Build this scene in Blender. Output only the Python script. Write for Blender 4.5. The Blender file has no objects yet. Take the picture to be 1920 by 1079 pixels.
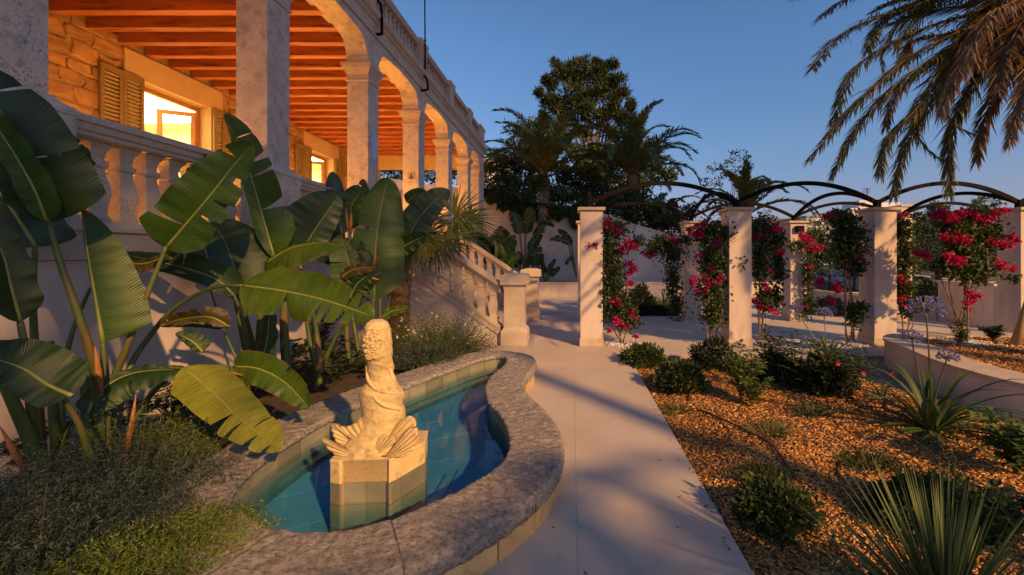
import bpy, bmesh, math, random
import numpy as np
from mathutils import Vector, Matrix, noise

sc = bpy.context.scene
C = sc.collection
R = math.radians
# ------------------------------------------------------------------ camera
FOC = 750.0          # focal length in photo pixels (1920 wide)
VX, VY = 1072.0, 481.0
EYE = 1.57
cam_d = bpy.data.cameras.new('camera')
cam = bpy.data.objects.new('camera', cam_d)
C.objects.link(cam)
cam.location = (0, 0, EYE)
cam.rotation_euler = (R(90), 0, 0)
cam_d.sensor_width = 36
cam_d.lens = FOC / 1920 * 36
cam_d.shift_x = -(VX - 960) / 1920
cam_d.shift_y = -(539.5 - VY) / 1920
cam_d.clip_start = 0.05
cam_d.clip_end = 2000
sc.camera = cam
# ------------------------------------------------------------------ sky, sun, exposure
LIGHT = Vector((-0.94, 1.11, -0.80)).normalized()      # the way the low sun shines
sun_el = math.asin(-LIGHT.z)
sun_az = math.atan2(-LIGHT.x, -LIGHT.y)
w = bpy.data.worlds.new('World')
sc.world = w
w.use_nodes = True
nt = w.node_tree
nt.nodes.clear()
wo = nt.nodes.new('ShaderNodeOutputWorld')
bg = nt.nodes.new('ShaderNodeBackground')
sk = nt.nodes.new('ShaderNodeTexSky')
sk.sky_type = 'NISHITA'
sk.sun_disc = False
sk.sun_elevation = sun_el
sk.sun_rotation = sun_az
sk.air_density = 1.0
sk.dust_density = 0.6
sk.ozone_density = 1.5
tc = nt.nodes.new('ShaderNodeTexCoord')
sep = nt.nodes.new('ShaderNodeSeparateXYZ')
rmp = nt.nodes.new('ShaderNodeValToRGB')
rmp.color_ramp.elements[0].position = 0.0
rmp.color_ramp.elements[0].color = (0.58, 0.36, 0.48, 1)
rmp.color_ramp.elements[-1].position = 0.45
em_ = rmp.color_ramp.elements.new(0.24); em_.color = (0.60, 0.70, 0.82, 1)
rmp.color_ramp.elements[-1].color = (0.62, 0.82, 1.02, 1)
mul = nt.nodes.new('ShaderNodeMix')
mul.data_type = 'RGBA'
mul.blend_type = 'MULTIPLY'
mul.inputs[0].default_value = 1.0
nt.links.new(tc.outputs['Generated'], sep.inputs[0])
nt.links.new(sep.outputs[2], rmp.inputs[0])
nt.links.new(sk.outputs[0], mul.inputs[6])
nt.links.new(rmp.outputs[0], mul.inputs[7])
nt.links.new(mul.outputs[2], bg.inputs[0])
bg.inputs[1].default_value = 0.075
nt.links.new(bg.outputs[0], wo.inputs[0])
sun_d = bpy.data.lights.new('sun', 'SUN')
sun_d.energy = 3.0
sun_d.angle = R(1.1)
sun_d.color = (1.0, 0.53, 0.18)
sun = bpy.data.objects.new('sun', sun_d)
C.objects.link(sun)
sun.location = (20, -24, 17)
sun.rotation_euler = LIGHT.to_track_quat('-Z', 'Y').to_euler()
sc.view_settings.view_transform = 'Standard'
sc.view_settings.look = 'None'
sc.view_settings.gamma = 1
sc.view_settings.use_curve_mapping = False
sc.view_settings.exposure = 1.0
sc.cycles.max_bounces = 8
sc.cycles.transparent_max_bounces = 12

# ------------------------------------------------------------------ helpers
def P(x, y, Y):                       # world point seen at photo pixel x,y and standing at distance Y
    return Vector(((x - VX) * Y / FOC, Y, EYE - (y - VY) * Y / FOC))
def G(x, y, z=0.0):                   # world point of height z seen at photo pixel x,y
    Y = (EYE - z) * FOC / (y - VY)
    return Vector(((x - VX) * Y / FOC, Y, z))

def tag(o, label=None, cat=None, group=None, kind=None):
    if label: o['label'] = label
    if cat: o['category'] = cat
    if group: o['group'] = group
    if kind: o['kind'] = kind
    return o
def thing(name, label, cat, loc=(0, 0, 0), group=None):
    o = bpy.data.objects.new(name, None)
    C.objects.link(o)
    o.location = loc
    return tag(o, label, cat, group)
def wloc(p):
    v = Vector((0, 0, 0))
    while p is not None:
        v += p.location
        p = p.parent
    return v
def link(name, me, parent=None, mat=None):
    o = bpy.data.objects.new(name, me)
    C.objects.link(o)
    if mat is not None and not me.materials:
        me.materials.append(mat)
    if parent is not None:
        o.parent = parent
        # meshes are written in world coordinates
        p = parent
        o.matrix_parent_inverse = Matrix.Translation(-wbase(parent))
    return o
def wbase(p):
    # world translation of a parent (its parents are only translated)
    v = Vector(p.location)
    if p.parent is not None:
        v = v + wbase(p.parent) + p.matrix_parent_inverse.translation
    return v
def inst(name, me, loc, parent, rz=0.0, mat=None, scale=None):   # shared mesh placed by its object transform (world loc)
    o = link(name, me, parent, mat)
    o.location = loc
    if rz: o.rotation_euler = (0, 0, rz)
    if scale: o.scale = scale
    return o

class MB:
    def __init__(s): s.v = []; s.f = []
    def add(s, vs, fs):
        b = len(s.v)
        s.v += [tuple(p) for p in vs]
        s.f += [tuple(b + i for i in f) for f in fs]
        return s
    def box(s, x0, x1, y0, y1, z0, z1):
        vs = [(x0,y0,z0),(x1,y0,z0),(x1,y1,z0),(x0,y1,z0),(x0,y0,z1),(x1,y0,z1),(x1,y1,z1),(x0,y1,z1)]
        return s.add(vs, [(0,3,2,1),(4,5,6,7),(0,1,5,4),(1,2,6,5),(2,3,7,6),(3,0,4,7)])
    def prism(s, poly, z0, z1):        # poly of (x,y) counterclockwise
        n = len(poly)
        vs = [(p[0],p[1],z0) for p in poly] + [(p[0],p[1],z1) for p in poly]
        fs = [tuple(range(n-1,-1,-1)), tuple(range(n,2*n))] + [(i,(i+1)%n,n+(i+1)%n,n+i) for i in range(n)]
        return s.add(vs, fs)
    def prism_x(s, poly, x0, x1):      # poly of (y,z)
        n = len(poly)
        vs = [(x0,p[0],p[1]) for p in poly] + [(x1,p[0],p[1]) for p in poly]
        fs = [tuple(range(n-1,-1,-1)), tuple(range(n,2*n))] + [(i,(i+1)%n,n+(i+1)%n,n+i) for i in range(n)]
        return s.add(vs, fs)
    def prism_y(s, poly, y0, y1):      # poly of (x,z)
        n = len(poly)
        vs = [(p[0],y0,p[1]) for p in poly] + [(p[0],y1,p[1]) for p in poly]
        fs = [tuple(range(n)), tuple(range(2*n-1,n-1,-1))] + [(i,n+i,n+(i+1)%n,(i+1)%n) for i in range(n)]
        return s.add(vs, fs)
    def loft(s, rings, caps=True):
        n = len(rings[0]); vs = [p for r in rings for p in r]; fs = []
        for k in range(len(rings)-1):
            for i in range(n):
                j = (i+1) % n
                fs.append((k*n+i, k*n+j, (k+1)*n+j, (k+1)*n+i))
        if caps:
            fs.append(tuple(range(n-1,-1,-1))); fs.append(tuple(range((len(rings)-1)*n, len(rings)*n)))
        return s.add(vs, fs)
    def sq(s, cx, cy, prof):           # square section column: prof = [(half, z)...]
        return s.loft([[(cx-h,cy-h,z),(cx+h,cy-h,z),(cx+h,cy+h,z),(cx-h,cy+h,z)] for h,z in prof])
    def rc(s, x0, x1, y0, y1, prof):   # rectangular section with outset e: prof = [(e,z)...]
        return s.loft([[(x0-e,y0-e,z),(x1+e,y0-e,z),(x1+e,y1+e,z),(x0-e,y1+e,z)] for e,z in prof])
    def tube(s, pts, r, n=6, flat=1.0):
        pts = [Vector(p) for p in pts]
        if not isinstance(r, (list, tuple)): r = [r]*len(pts)
        rings = []
        up = None
        for i, p in enumerate(pts):
            t = (pts[min(i+1,len(pts)-1)] - pts[max(i-1,0)])
            if t.length < 1e-9: t = Vector((0,0,1))
            t.normalize()
            if up is None:
                up = Vector((0,0,1)) if abs(t.z) < .9 else Vector((1,0,0))
            a = t.cross(up)
            if a.length < 1e-4: a = t.cross(Vector((1,0.3,0)))
            a.normalize(); b = a.cross(t); up = b
            rings.append([p + a*math.cos(q*2*math.pi/n)*r[i] + b*math.sin(q*2*math.pi/n)*r[i]*flat for q in range(n)])
        return s.loft(rings)
    def mesh(s, name, smooth=False, bevel=0):
        me = bpy.data.meshes.new(name)
        me.from_pydata(s.v, [], s.f)
        bm = bmesh.new(); bm.from_mesh(me)
        bmesh.ops.recalc_face_normals(bm, faces=bm.faces)
        if bevel:
            es = [e for e in bm.edges if len(e.link_faces) == 2 and e.calc_face_angle(0) > .5]
            bmesh.ops.bevel(bm, geom=es, offset=bevel, segments=1, affect='EDGES', clamp_overlap=True)
        bm.to_mesh(me); bm.free()
        if smooth: me.polygons.foreach_set('use_smooth', [True]*len(me.polygons))
        me.update()
        return me
    def build(s, name, mat, parent=None, smooth=False, bevel=0):
        return link(name, s.mesh(name, smooth, bevel), parent, mat)

def np_mesh(name, V, F, mat, parent=None, smooth=False, uv=None):
    """V (n,3), F (m,k) arrays -> one mesh object."""
    V = np.asarray(V, dtype=np.float32); F = np.asarray(F, dtype=np.int32)
    me = bpy.data.meshes.new(name)
    me.vertices.add(len(V)); me.vertices.foreach_set('co', V.ravel())
    k = F.shape[1]
    me.loops.add(F.size); me.loops.foreach_set('vertex_index', F.ravel())
    me.polygons.add(len(F)); me.polygons.foreach_set('loop_start', np.arange(0, F.size, k, dtype=np.int32))
    try: me.polygons.foreach_set('loop_total', np.full(len(F), k, dtype=np.int32))
    except Exception: pass
    me.update(calc_edges=True)
    if smooth: me.polygons.foreach_set('use_smooth', np.ones(len(F), dtype=bool))
    if uv is not None:
        l = me.uv_layers.new(name='UVMap')
        l.data.foreach_set('uv', np.asarray(uv, dtype=np.float32)[F.ravel()].ravel())
    return link(name, me, parent, mat)

def unit(a):
    return a / np.maximum(np.linalg.norm(a, axis=-1, keepdims=True), 1e-9)
def leaves_arr(c, d, L, W, rng, cup=0.12):
    """rhombic leaves with a folded middle: c base (n,3), d direction (n,3), L,W (n,)"""
    n = len(c); d = unit(d)
    r = unit(rng.normal(size=(n,3)))
    s = unit(np.cross(d, r)); nn = np.cross(s, d)
    L = np.broadcast_to(L, (n,))[:,None]; W = np.broadcast_to(W, (n,))[:,None]
    m = c + d*L*.45
    V = np.stack([c, m + s*W*.5 + nn*W*cup, c + d*L, m - s*W*.5 + nn*W*cup], 1)
    return V
def quads_obj(name, V, mat, parent=None):
    V = np.asarray(V); n = len(V)
    F = np.arange(n*4).reshape(n,4)
    return np_mesh(name, V.reshape(-1,3), F, mat, parent)

def catmull(pts, per=8, closed=False):
    pts = [Vector(p) for p in pts]; n = len(pts); out = []
    rngi = range(n) if closed else range(n-1)
    for i in rngi:
        if closed: p0,p1,p2,p3 = pts[(i-1)%n],pts[i],pts[(i+1)%n],pts[(i+2)%n]
        else: p0,p1,p2,p3 = pts[max(i-1,0)],pts[i],pts[i+1],pts[min(i+2,n-1)]
        for k in range(per):
            t = k/per
            out.append(.5*((2*p1)+(p2-p0)*t+(2*p0-5*p1+4*p2-p3)*t*t+(3*p1-p0-3*p2+p3)*t*t*t))
    if not closed: out.append(pts[-1].copy())
    return out
def resample(pts, n, closed=False):
    P_ = np.array([tuple(p) for p in pts])
    if closed: P_ = np.vstack([P_, P_[:1]])
    d = np.r_[0, np.cumsum(np.linalg.norm(np.diff(P_, axis=0), axis=1))]
    t = np.linspace(0, d[-1], n + (1 if closed else 0))
    out = np.stack([np.interp(t, d, P_[:,k]) for k in range(P_.shape[1])], 1)
    return out[:-1] if closed else out
def clip_rect(poly, x0, x1, y0, y1):
    def cut(ps, ax, v, keep_less):
        o = []
        for i in range(len(ps)):
            a, b = ps[i-1], ps[i]
            ia = (a[ax] <= v) if keep_less else (a[ax] >= v)
            ib = (b[ax] <= v) if keep_less else (b[ax] >= v)
            if ia != ib:
                t = (v-a[ax])/(b[ax]-a[ax]); o.append((a[0]+(b[0]-a[0])*t, a[1]+(b[1]-a[1])*t))
            if ib: o.append(b)
        return o
    ps = [tuple(p[:2]) for p in poly]
    for ax, v, kl in ((0,x0,False),(0,x1,True),(1,y0,False),(1,y1,True)):
        if not ps: return []
        ps = cut(ps, ax, v, kl)
    q = []
    for p in ps:
        if not q or (abs(p[0]-q[-1][0])+abs(p[1]-q[-1][1])) > 1e-4: q.append(p)
    return q if len(q) >= 3 else []
def area(ps):
    return .5*sum(ps[i-1][0]*ps[i][1]-ps[i][0]*ps[i-1][1] for i in range(len(ps)))
def inside(poly, x, y):
    c = False; n = len(poly)
    for i in range(n):
        a, b = poly[i-1], poly[i]
        if (a[1] > y) != (b[1] > y) and x < (b[0]-a[0])*(y-a[1])/(b[1]-a[1])+a[0]: c = not c
    return c

# ------------------------------------------------------------------ materials
def mat(name, col, col2=None, rough=.8, scale=4.0, detail=8, bump=0.0, bscale=30.0, spots=None, trans=0.0,
        col3=None, scale3=40.0, contrast=(.35,.65), per_obj=0.0, metal=0.0, spec=None, stretch=None, pits=0.0, fine=0.0, dirt=0.0):
    m = bpy.data.materials.new(name); m.use_nodes = True
    nt = m.node_tree; N = nt.nodes; L = nt.links; N.clear()
    out = N.new('ShaderNodeOutputMaterial'); b = N.new('ShaderNodeBsdfPrincipled')
    b.inputs['Roughness'].default_value = rough; b.inputs['Metallic'].default_value = metal
    if spec is not None: b.inputs['Specular IOR Level'].default_value = spec
    geo = N.new('ShaderNodeNewGeometry'); src = geo.outputs['Position']
    if stretch:
        mp = N.new('ShaderNodeMapping'); mp.inputs['Scale'].default_value = stretch; L.new(src, mp.inputs[0]); src = mp.outputs[0]
    def ns(s, d=8, r=.6):
        n = N.new('ShaderNodeTexNoise'); n.inputs['Scale'].default_value = s; n.inputs['Detail'].default_value = d
        n.inputs['Roughness'].default_value = r; L.new(src, n.inputs['Vector']); return n
    def mix(f, a, c, typ='MIX'):
        x = N.new('ShaderNodeMix'); x.data_type = 'RGBA'; x.blend_type = typ
        for sock, v in ((x.inputs[0], f), (x.inputs[6], a), (x.inputs[7], c)):
            if isinstance(v, bpy.types.NodeSocket): L.new(v, sock)
            elif isinstance(v, (int, float)): sock.default_value = v
            else: sock.default_value = (*v[:3], 1)
        return x.outputs[2]
    c = None
    if col2 is not None:
        n = ns(scale, detail); r = N.new('ShaderNodeValToRGB')
        r.color_ramp.elements[0].position = contrast[0]; r.color_ramp.elements[1].position = contrast[1]
        r.color_ramp.elements[0].color = (*col,1); r.color_ramp.elements[1].color = (*col2,1)
        L.new(n.outputs[0], r.inputs[0]); c = r.outputs[0]
    else: c = mix(0.0, col, col)
    if col3 is not None:
        n = ns(scale3, 3); r = N.new('ShaderNodeValToRGB'); r.color_ramp.elements[0].position = .52; r.color_ramp.elements[1].position = .68
        L.new(n.outputs[0], r.inputs[0]); c = mix(r.outputs[0], c, col3)
    if per_obj:
        oi = N.new('ShaderNodeObjectInfo'); mr = N.new('ShaderNodeMapRange')
        mr.inputs[3].default_value = 1-per_obj; mr.inputs[4].default_value = 1+per_obj
        L.new(oi.outputs['Random'], mr.inputs[0]); cb = N.new('ShaderNodeCombineXYZ')
        for k in range(3): L.new(mr.outputs[0], cb.inputs[k])
        c = mix(1.0, c, cb.outputs[0], 'MULTIPLY')
    hs = []
    if bump: hs.append((ns(bscale, 10, .65).outputs[0], bump))
    if fine: hs.append((ns(90, 6, .8).outputs[0], fine))
    if pits:
        v = N.new('ShaderNodeTexNoise'); v.inputs['Scale'].default_value = 85; v.inputs['Detail'].default_value = 3
        mp = N.new('ShaderNodeMapping'); mp.inputs['Scale'].default_value = (1,1,.55); L.new(src, mp.inputs[0]); L.new(mp.outputs[0], v.inputs['Vector'])
        n2 = ns(5, 3); ad = N.new('ShaderNodeMath'); ad.operation = 'MULTIPLY_ADD'; ad.inputs[1].default_value = .35; L.new(n2.outputs[0], ad.inputs[0]); L.new(v.outputs[0], ad.inputs[2])
        r = N.new('ShaderNodeValToRGB'); r.color_ramp.elements[0].position = .76; r.color_ramp.elements[1].position = .86
        r.color_ramp.elements[0].color = (1,1,1,1); r.color_ramp.elements[1].color = (0,0,0,1)
        L.new(ad.outputs[0], r.inputs[0])
        c = mix(r.outputs[0], tuple(x*(.9-.5*pits) for x in col), c)
        hs.append((r.outputs[0], pits))
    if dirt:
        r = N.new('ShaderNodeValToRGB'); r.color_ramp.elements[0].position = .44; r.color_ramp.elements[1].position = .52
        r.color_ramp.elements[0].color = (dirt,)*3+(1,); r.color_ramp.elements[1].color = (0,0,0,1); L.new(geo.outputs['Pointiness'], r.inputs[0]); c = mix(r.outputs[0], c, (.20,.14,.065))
    L.new(c, b.inputs['Base Color'])
    prev = None
    for h, s in hs:
        bp = N.new('ShaderNodeBump'); bp.inputs['Strength'].default_value = min(1, s*1.0); bp.inputs['Distance'].default_value = .012
        L.new(h, bp.inputs['Height'])
        if prev: L.new(prev, bp.inputs['Normal'])
        prev = bp.outputs[0]
    if prev: L.new(prev, b.inputs['Normal'])
    if trans:
        t = N.new('ShaderNodeBsdfTranslucent'); L.new(c, t.inputs[0]); ms = N.new('ShaderNodeMixShader'); ms.inputs[0].default_value = trans
        L.new(b.outputs[0], ms.inputs[1]); L.new(t.outputs[0], ms.inputs[2]); L.new(ms.outputs[0], out.inputs[0])
    else: L.new(b.outputs[0], out.inputs[0])
    return m
def emit(name, col, s):
    m = bpy.data.materials.new(name); m.use_nodes = True; N = m.node_tree.nodes; N.clear()
    o = N.new('ShaderNodeOutputMaterial'); e = N.new('ShaderNodeEmission'); e.inputs[0].default_value = (*col,1); e.inputs[1].default_value = s
    m.node_tree.links.new(e.outputs[0], o.inputs[0]); return m
def blade_mat(name, col, col2, rib, trans=.25, freq=55.0, rough=.42, edge=None):
    """big leaf: side veins and pale middle by the leaf's own UV (u along, v across)"""
    m = bpy.data.materials.new(name); m.use_nodes = True; nt = m.node_tree; N = nt.nodes; L = nt.links; N.clear()
    out = N.new('ShaderNodeOutputMaterial'); b = N.new('ShaderNodeBsdfPrincipled'); b.inputs['Roughness'].default_value = rough; b.inputs['Specular IOR Level'].default_value = .5
    uv = N.new('ShaderNodeUVMap'); sx = N.new('ShaderNodeSeparateXYZ'); L.new(uv.outputs[0], sx.inputs[0])
    def math_(op, a, b_=None, c_=None):
        x = N.new('ShaderNodeMath'); x.operation = op
        for k, v in enumerate((a, b_, c_)):
            if v is None: continue
            if isinstance(v, bpy.types.NodeSocket): L.new(v, x.inputs[k])
            else: x.inputs[k].default_value = v
        return x.outputs[0]
    av = math_('ABSOLUTE', math_('SUBTRACT', sx.outputs[1], .5))
    ph = math_('MULTIPLY', math_('SUBTRACT', sx.outputs[0], math_('MULTIPLY', av, .22)), freq*6.283)
    vein = math_('SINE', ph)
    geo = N.new('ShaderNodeNewGeometry')
    n1 = N.new('ShaderNodeTexNoise'); n1.inputs['Scale'].default_value = 7; n1.inputs['Detail'].default_value = 6; L.new(geo.outputs[0], n1.inputs['Vector'])
    r = N.new('ShaderNodeValToRGB'); r.color_ramp.elements[0].position = .3; r.color_ramp.elements[1].position = .7
    r.color_ramp.elements[0].color = (*col,1); r.color_ramp.elements[1].color = (*col2,1); L.new(n1.outputs[0], r.inputs[0])
    # fine streaks between the veins
    mp = N.new('ShaderNodeMapping'); mp.inputs['Scale'].default_value = (90, 2.5, 1); L.new(uv.outputs[0], mp.inputs[0])
    n2 = N.new('ShaderNodeTexNoise'); n2.inputs['Scale'].default_value = 1; n2.inputs['Detail'].default_value = 5; L.new(mp.outputs[0], n2.inputs['Vector'])
    hs = N.new('ShaderNodeHueSaturation'); L.new(r.outputs[0], hs.inputs['Color']); L.new(math_('MULTIPLY_ADD', n2.outputs[0], 1.3, .35), hs.inputs['Value'])
    mx = N.new('ShaderNodeMix'); mx.data_type = 'RGBA'; L.new(math_('LESS_THAN', av, .018), mx.inputs[0]); L.new(hs.outputs[0], mx.inputs[6]); mx.inputs[7].default_value = (*rib,1)
    col_out = mx.outputs[2]
    if edge:
        mx2 = N.new('ShaderNodeMix'); mx2.data_type = 'RGBA'
        e = math_('GREATER_THAN', math_('ADD', av, math_('MULTIPLY', math_('SUBTRACT', n2.outputs[0], .5), .16)), .485)
        L.new(e, mx2.inputs[0]); L.new(col_out, mx2.inputs[6]); mx2.inputs[7].default_value = (*edge,1); col_out = mx2.outputs[2]
    L.new(col_out, b.inputs['Base Color'])
    bp = N.new('ShaderNodeBump'); bp.inputs['Strength'].default_value = .30; bp.inputs['Distance'].default_value = .005
    L.new(math_('ADD', math_('MULTIPLY', vein, .5), n2.outputs[0]), bp.inputs['Height']); L.new(bp.outputs[0], b.inputs['Normal'])
    t = N.new('ShaderNodeBsdfTranslucent'); L.new(col_out, t.inputs[0]); L.new(bp.outputs[0], t.inputs['Normal']); ms = N.new('ShaderNodeMixShader'); ms.inputs[0].default_value = trans
    L.new(b.outputs[0], ms.inputs[1]); L.new(t.outputs[0], ms.inputs[2]); L.new(ms.outputs[0], out.inputs[0])
    return m

M = {}
M['column'] = mat('pitted_limestone', (.47,.39,.33), (.61,.52,.45), .9, 3.0, bump=.5, bscale=26, pits=.55, col3=(.36,.31,.27), scale3=9)
M['carved'] = mat('carved_limestone', (.42,.34,.28), (.54,.45,.37), .88, 5.0, bump=.4, bscale=40, pits=.25)
M['stucco'] = mat('smooth_render', (.49,.405,.36), (.62,.53,.475), .9, 2.2, bump=.2, bscale=40, col3=(.47,.385,.34), scale3=3.5, stretch=(1.2,1.2,.35), contrast=(.3,.7))
M['paving'] = mat('sandblasted_paving', (.42,.35,.30), (.54,.465,.395), .85, 1.6, bump=.2, bscale=160, col3=(.41,.345,.30), scale3=130, per_obj=.045, contrast=(.25,.75))
M['joint'] = mat('paving_joint', (.36,.30,.26), rough=.95)
M['white'] = mat('white_wall', (.38,.33,.32), (.56,.50,.48), .9, .9, bump=.1, bscale=30)
M['rubble'] = mat('rubble_stone', (.26,.14,.05), (.40,.23,.09), .92, 3.0, bump=.8, bscale=14, col3=(.34,.21,.10), scale3=7, per_obj=.22)
M['mortar'] = mat('mortar', (.30,.20,.11), (.36,.25,.14), .95, 8, bump=.5, bscale=30)
M['lintel'] = mat('sandstone_lintel', (.50,.36,.20), (.56,.42,.25), .88, 2.0, bump=.3, bscale=20)
M['beam'] = mat('red_stained_timber', (.30,.085,.022), (.42,.14,.04), .55, 1.4, bump=.25, bscale=30, stretch=(.5,5,5), col3=(.13,.035,.012), scale3=3.5, per_obj=.15)
M['boards'] = mat('ceiling_boards', (.30,.09,.03), (.38,.13,.045), .6, 2, bump=.2, stretch=(.5,5,5))
M['shutter'] = mat('olive_shutter_paint', (.20,.145,.05), (.23,.165,.06), .5, 6, bump=.08)
M['wood'] = mat('window_wood', (.36,.15,.05), (.44,.20,.07), .45, 4, bump=.2, stretch=(3,3,.5))
M['iron'] = mat('black_iron', (.008,.007,.007), (.014,.012,.011), .65, 9, bump=.2, bscale=50, spec=.04)
M['room'] = mat('room_plaster', (.80,.72,.55), rough=.9)
M['coping'] = mat('rough_grey_coping', (.16,.145,.135), (.46,.41,.37), .92, 22.0, bump=1.0, bscale=16, col3=(.12,.11,.105), scale3=48, fine=1.0, contrast=(.3,.66), stretch=(1,1.5,1.5))
M['ochre'] = mat('ochre_wall_stone', (.46,.30,.13), (.58,.41,.20), .9, 5.0, bump=.9, bscale=18, col3=(.36,.22,.09), scale3=9, per_obj=.12)
M['tile'] = mat('green_slate_tile', (.165,.170,.130), (.225,.225,.17), .5, 4.0, bump=.25, bscale=30, per_obj=.22)
M['floortile'] = mat('pool_floor_tile', (.46,.50,.52), (.52,.56,.58), .5, 3.0, bump=.15, bscale=30, per_obj=.13)
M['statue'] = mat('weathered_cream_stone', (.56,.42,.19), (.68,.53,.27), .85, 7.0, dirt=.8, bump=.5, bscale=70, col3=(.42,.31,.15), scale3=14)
M['soil'] = mat('dark_soil', (.035,.025,.018), (.07,.05,.035), .95, 9, bump=1, bscale=40)
M['mulchbase'] = mat('mulch_base', (.10,.052,.026), (.20,.105,.05), .95, 30, bump=1, bscale=80)
def attr_mat(name, cols, rough=.85, trans=0.0, patch=(.7,1.15), pscale=1.6):
    m = bpy.data.materials.new(name); m.use_nodes = True; nt = m.node_tree; N = nt.nodes; L = nt.links; N.clear()
    out = N.new('ShaderNodeOutputMaterial'); b = N.new('ShaderNodeBsdfPrincipled'); b.inputs['Roughness'].default_value = rough
    geo = N.new('ShaderNodeNewGeometry'); r = N.new('ShaderNodeValToRGB'); r.color_ramp.interpolation = 'LINEAR'
    el = r.color_ramp.elements
    el[0].color = (*cols[0],1); el[1].color = (*cols[-1],1)
    for k in range(1, len(cols)-1):
        e = el.new(k/(len(cols)-1)); e.color = (*cols[k],1)
    L.new(geo.outputs['Random Per Island'], r.inputs[0])
    n = N.new('ShaderNodeTexNoise'); n.inputs['Scale'].default_value = pscale; n.inputs['Detail'].default_value = 3; L.new(geo.outputs[0], n.inputs['Vector'])
    mr = N.new('ShaderNodeMapRange'); mr.inputs[1].default_value = .3; mr.inputs[2].default_value = .7; mr.inputs[3].default_value = patch[0]; mr.inputs[4].default_value = patch[1]
    L.new(n.outputs[0], mr.inputs[0]); hs = N.new('ShaderNodeHueSaturation'); L.new(r.outputs[0], hs.inputs['Color']); L.new(mr.outputs[0], hs.inputs['Value'])
    L.new(hs.outputs[0], b.inputs['Base Color'])
    if trans:
        t = N.new('ShaderNodeBsdfTranslucent'); L.new(hs.outputs[0], t.inputs[0]); ms = N.new('ShaderNodeMixShader'); ms.inputs[0].default_value = trans
        L.new(b.outputs[0], ms.inputs[1]); L.new(t.outputs[0], ms.inputs[2]); L.new(ms.outputs[0], out.inputs[0])
    else: L.new(b.outputs[0], out.inputs[0])
    return m
M['chips'] = attr_mat('wood_chips', [(.14,.06,.02),(.52,.225,.045),(.28,.12,.04),(.78,.40,.085),(.40,.17,.055),(.62,.30,.08),(.88,.56,.20)], .8, patch=(.65,1.2), pscale=2.5)
M['gravel'] = attr_mat('pale_gravel', [(.24,.17,.13),(.38,.29,.22),(.50,.40,.32),(.30,.20,.15)], .85)
M['pebble'] = attr_mat('white_pebbles', [(.6,.6,.6),(.75,.74,.72),(.5,.5,.52)], .6)
def foliage(name, *cols, trans=.25, **k): M[name] = attr_mat(name, list(cols), .6, trans, **k)
foliage('pine', (.024,.042,.008), (.055,.078,.016), (.09,.105,.022), pscale=.5, patch=(.5,1.3))
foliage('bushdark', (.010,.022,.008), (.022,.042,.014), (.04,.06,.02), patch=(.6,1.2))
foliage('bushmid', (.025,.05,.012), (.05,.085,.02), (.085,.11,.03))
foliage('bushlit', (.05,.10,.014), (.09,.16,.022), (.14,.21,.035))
foliage('limeherb', (.07,.12,.010), (.12,.18,.016), (.17,.21,.03), patch=(.6,1.2), pscale=6)
foliage('greyherb', (.030,.05,.035), (.055,.085,.06), (.10,.135,.115), patch=(.5,1.2), pscale=5)
foliage('vine', (.022,.042,.010), (.05,.085,.018), (.09,.12,.03))
foliage('bract', (.36,.005,.06), (.56,.012,.11), (.72,.04,.18), trans=.35, patch=(.8,1.1))
foliage('hedge', (.020,.042,.010), (.045,.075,.018), (.08,.11,.025), pscale=.6, patch=(.5,1.3))
foliage('palmgreen', (.055,.085,.018), (.10,.135,.03), (.15,.17,.04), pscale=.7)
foliage('palmdry', (.10,.05,.018), (.17,.09,.032), (.24,.14,.06), (.07,.05,.02), trans=.2, pscale=1.5)
foliage('palmtan', (.24,.15,.08), (.34,.22,.12), (.20,.12,.06), trans=.2)
foliage('palmmix', (.05,.065,.016), (.10,.10,.022), (.16,.125,.03), (.06,.085,.02), trans=.2, pscale=1.5)
foliage('strap', (.035,.065,.018), (.06,.10,.028), (.09,.13,.035))
foliage('yuccaleaf', (.055,.10,.03), (.09,.14,.04), (.13,.17,.045), trans=.2)
foliage('agablue', (.16,.15,.36), (.24,.22,.48), (.34,.32,.55))
foliage('whiteflower', (.7,.7,.66), (.8,.8,.76))
foliage('redbloom', (.55,.02,.03), (.65,.04,.05))
M['bark'] = mat('bark', (.10,.065,.04), (.19,.13,.085), .95, 12, bump=1, bscale=30)
M['palmbark'] = mat('palm_bark', (.09,.05,.03), (.20,.12,.07), .95, 18, bump=1, bscale=40)
M['stake'] = mat('bamboo_stake', (.34,.22,.10), (.44,.30,.15), .7, 8)
M['stem'] = mat('vine_stem', (.14,.085,.05), (.22,.14,.08), .9, 20)
M['stalk'] = mat('green_stalk', (.045,.075,.016), (.085,.12,.028), .5, 6, col3=(.16,.10,.03), scale3=5, stretch=(1,1,.3), trans=.0)
M['midrib'] = mat('pale_midrib', (.16,.19,.035), (.22,.24,.05), .45, 5)
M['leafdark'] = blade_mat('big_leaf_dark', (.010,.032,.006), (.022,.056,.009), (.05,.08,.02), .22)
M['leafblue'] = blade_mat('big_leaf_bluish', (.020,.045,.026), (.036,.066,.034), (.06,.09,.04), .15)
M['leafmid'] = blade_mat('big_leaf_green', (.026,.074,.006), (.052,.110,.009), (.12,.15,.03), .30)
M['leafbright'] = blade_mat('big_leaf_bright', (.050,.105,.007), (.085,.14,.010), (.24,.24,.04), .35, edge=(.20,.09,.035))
M['leafyellow'] = blade_mat('big_leaf_yellow_lit', (.17,.19,.014), (.25,.25,.024), (.16,.18,.03), .30)  # yellow green leaf; the warm sunlight on it is put into the colour
M['leafold'] = blade_mat('big_leaf_old_brown', (.05,.045,.015), (.09,.06,.02), (.12,.08,.03), .2, edge=(.18,.08,.03))
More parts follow.
